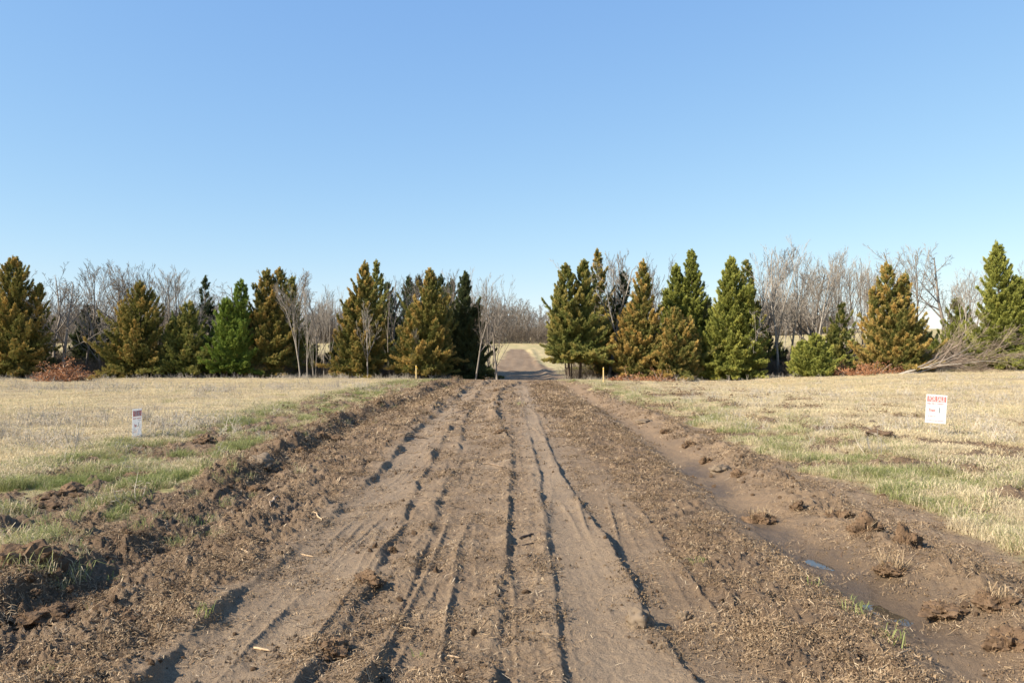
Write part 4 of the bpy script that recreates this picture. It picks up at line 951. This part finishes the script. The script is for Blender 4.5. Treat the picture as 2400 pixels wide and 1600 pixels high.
# the far wood
FW = []
for i in range(5):
    a, b, t = bare_tree(6000+i, h=10, spread=.62, trunk_r=.16, clear=.06, twig=.026, gnarl=.13, dens=.72, fan=.8)
    a.materials.append(MAT['fartwig']); b.materials.append(MAT['fartwig'])
    FW += [source('far_trunk', a, None), source('far_twigs', b, None)]
n = 900; X = np.random.uniform(-125, 66, n); Y = 150+34*np.random.rand(n)**1.5+.0*X; Z = height(X, Y); ix = np.random.randint(0, 5, n); rz = np.random.rand(n)*6.28
sc = (.56+.36*np.random.rand(n))*np.clip(.95+.25*fbm(X*.06, Y*.02, 2, 8), .7, 1.15)
scatter('far_wood', np.repeat(np.stack([X, Y, Z], 1), 2, 0), np.repeat(rz, 2), np.repeat(sc, 2), np.stack([ix*2, ix*2+1], 1).ravel(), FW, None, 'brownish leafless wood along the far edge of the rising field')

n = 900; X = np.random.uniform(-125, 66, n); Y = 149+30*np.random.rand(n)**1.3; Z = height(X, Y); ix = np.random.randint(0, 4, n); rz = np.random.rand(n)*6.28; sc = 1.6+2.2*np.random.rand(n)
scatter('far_thicket', np.repeat(np.stack([X, Y, Z], 1), 2, 0), np.repeat(rz, 2), np.repeat(sc, 2), np.stack([ix*2, ix*2+1], 1).ravel(), UG, None, 'dark scrub under the far leafless wood')

# ------------------------------------------------------------------ brush piles
def brush(x, Y, w, h, label, nst, nneedle, seed, name='brush_pile', dirx=0., rise=.35, mat='russet', sr=.016):
    X0 = (x*K-1200)/FPX*Y; z = gz(X0, Y); r = random.Random(seed); T = Tubes(); root = empty(name, (X0, Y, z), 0, label=label, cat='brush pile', group='heaps of cut brush')
    tips = []
    for i in range(nst):
        a = r.random()*6.28; q = math.sqrt(r.random()); p = Vector((q*math.cos(a)*w*.45, q*math.sin(a)*w*.3, r.uniform(0, h*.85*(1-q*q*.8))))
        d = Vector((r.gauss(dirx, 1), r.gauss(0, .7), r.gauss(.12, rise))).normalized(); L = r.uniform(.25, .8)*w*.35
        pts = [p]
        for k in range(4): d = (d+Vector((r.gauss(0, .22), r.gauss(0, .22), r.gauss(0, .18)))).normalized(); q_ = pts[-1]+d*L/4; q_.z = max(q_.z, .01); pts.append(q_)
        rr = sr*r.uniform(.5, 1.6); T.tube(pts, [rr, rr*.9, rr*.7, rr*.5, rr*.25], 4); tips += pts[1:]
    link('branches', T.mesh('branches'), MAT['deadwood'], root)
    if nneedle:
        rs = np.random.RandomState(seed); tp = np.array([t_[:] for t_ in tips]); k = rs.randint(0, len(tp), nneedle)
        P = tp[k]+rs.randn(nneedle, 3)*[.12, .12, .07]; P[:, 2] = np.abs(P[:, 2])
        D = rs.randn(nneedle, 3); D[:, 2] -= .2; D /= np.linalg.norm(D, axis=1)[:, None]; S = np.cross(D, rs.randn(nneedle, 3)); S /= np.linalg.norm(S, axis=1)[:, None]
        Ln = .06+.08*rs.rand(nneedle); W = Ln*.2
        V = np.stack([P, P+D*(Ln*.5)[:, None]+S*W[:, None], P+D*Ln[:, None], P+D*(Ln*.5)[:, None]-S*W[:, None]], 1)
        link('dead_foliage', npmesh('dead_foliage', V.reshape(-1, 3), np.arange(nneedle*4).reshape(-1, 4), dict(tip=np.repeat(rs.rand(nneedle)**2, 4), rnd=np.repeat(rs.rand(nneedle), 4))), MAT[mat], root)
brush(142, 44.5, 2.9, 1.05, 'rust coloured heap of dead cedar branches in the left field', 150, 6500, 3, rise=.5, sr=.02)
brush(1965, 46.3, 3.4, .55, 'low orange heap of dead cedar needles with a broken stump at right', 60, 5200, 4)
brush(2065, 46.5, 1.6, .45, 'small tangle of reddish sticks between orange heap and felled branches', 50, 900, 5)
brush(1490, 47.5, 3.4, .22, 'flat pinkish scatter of slash under the orange brown cedar', 70, 2200, 6, rise=.1)
brush(1418, 47.5, 1.2, .2, 'small pinkish patch of slash right of the right stake', 24, 700, 8, rise=.1)
brush(1545, 47.2, 3.0, .35, 'thin bare twigs piled at the foot of the low tan cedar', 40, 0, 9, rise=.25, sr=.012)
# stump sticks beside the orange heap
Y0 = 46.0; X0 = (2015*K-1200)/FPX*Y0; root = empty('broken_stump', (X0, Y0, gz(X0, Y0)), 0, label='broken upright stump with bare forks in the orange heap', cat='stump')
T = Tubes(); r = random.Random(2)
for dx, L in ((-.35, 1.3), (.05, 1.0), (.3, 1.2), (-.7, 1.4), (.6, .7)):
    p = Vector((0, 0, -.1)); d = Vector((dx, r.gauss(0, .2), 1)).normalized(); pts = [p]
    for k in range(5): d = (d+Vector((r.gauss(0, .25), r.gauss(0, .2), 0))).normalized(); pts.append(pts[-1]+d*L/5)
    T.tube(pts, [.05, .035, .03, .024, .018, .008], 5)
link('stump_wood', T.mesh('stump'), MAT['deadwood'], root)
# felled tree: limbs fanning out to the right from a cut butt
def felled():
    Y0 = 45.3; X0 = (2062*K-1200)/FPX*Y0; z = gz(X0, Y0); r = random.Random(11)
    root = empty('felled_tree', (X0, Y0, z), 0, label='felled bare tree lying with its limbs fanned out towards the right cedar', cat='felled tree'); A = Tubes(); Bt = Tubes()
    def grow(p, d, L, rad, lev):
        n = 5; pts = [p]; rs = [rad]; ds = [d]
        for i in range(n):
            d = (d+Vector((r.gauss(.03, .10), r.gauss(0, .12), r.gauss(-.02, .09)))).normalized(); q = pts[-1]+d*L/n; q.z = max(q.z, .03); pts.append(q); rs.append(max(.005, rad*(1-.8*(i+1)/n))); ds.append(d)
        (A if lev == 0 else Bt).tube(pts, rs, 6 if lev == 0 else 3, lev == 0)
        if lev >= 3: return
        for k in range((8, 7, 7)[lev]):
            t = .25+.75*(k+r.random())/(8, 7, 7)[lev]; t = min(t, .97); i = min(n-1, int(t*n)); pos = pts[i].lerp(pts[i+1], t*n-i)
            nd = (ds[i]+Vector((r.gauss(.1, .3), r.gauss(0, .45), r.gauss(.08, .38)))).normalized(); grow(pos, nd, L*r.uniform(.35, .6), rs[i]*.55, lev+1)
    for dz, L, dy in ((.42, 4.6, .1), (.30, 5.2, -.1), (.12, 5.4, .0), (.55, 3.6, .25), (.2, 4.6, .3)):
        grow(Vector((r.uniform(0, .3), r.uniform(-.3, .3), .05)), Vector((1, dy, dz)).normalized(), L, .05, 0)
    link('limbs', A.mesh('limbs', True), MAT['palebark'], root); link('twigs', Bt.mesh('twigs'), MAT['deadwood'], root)
felled()
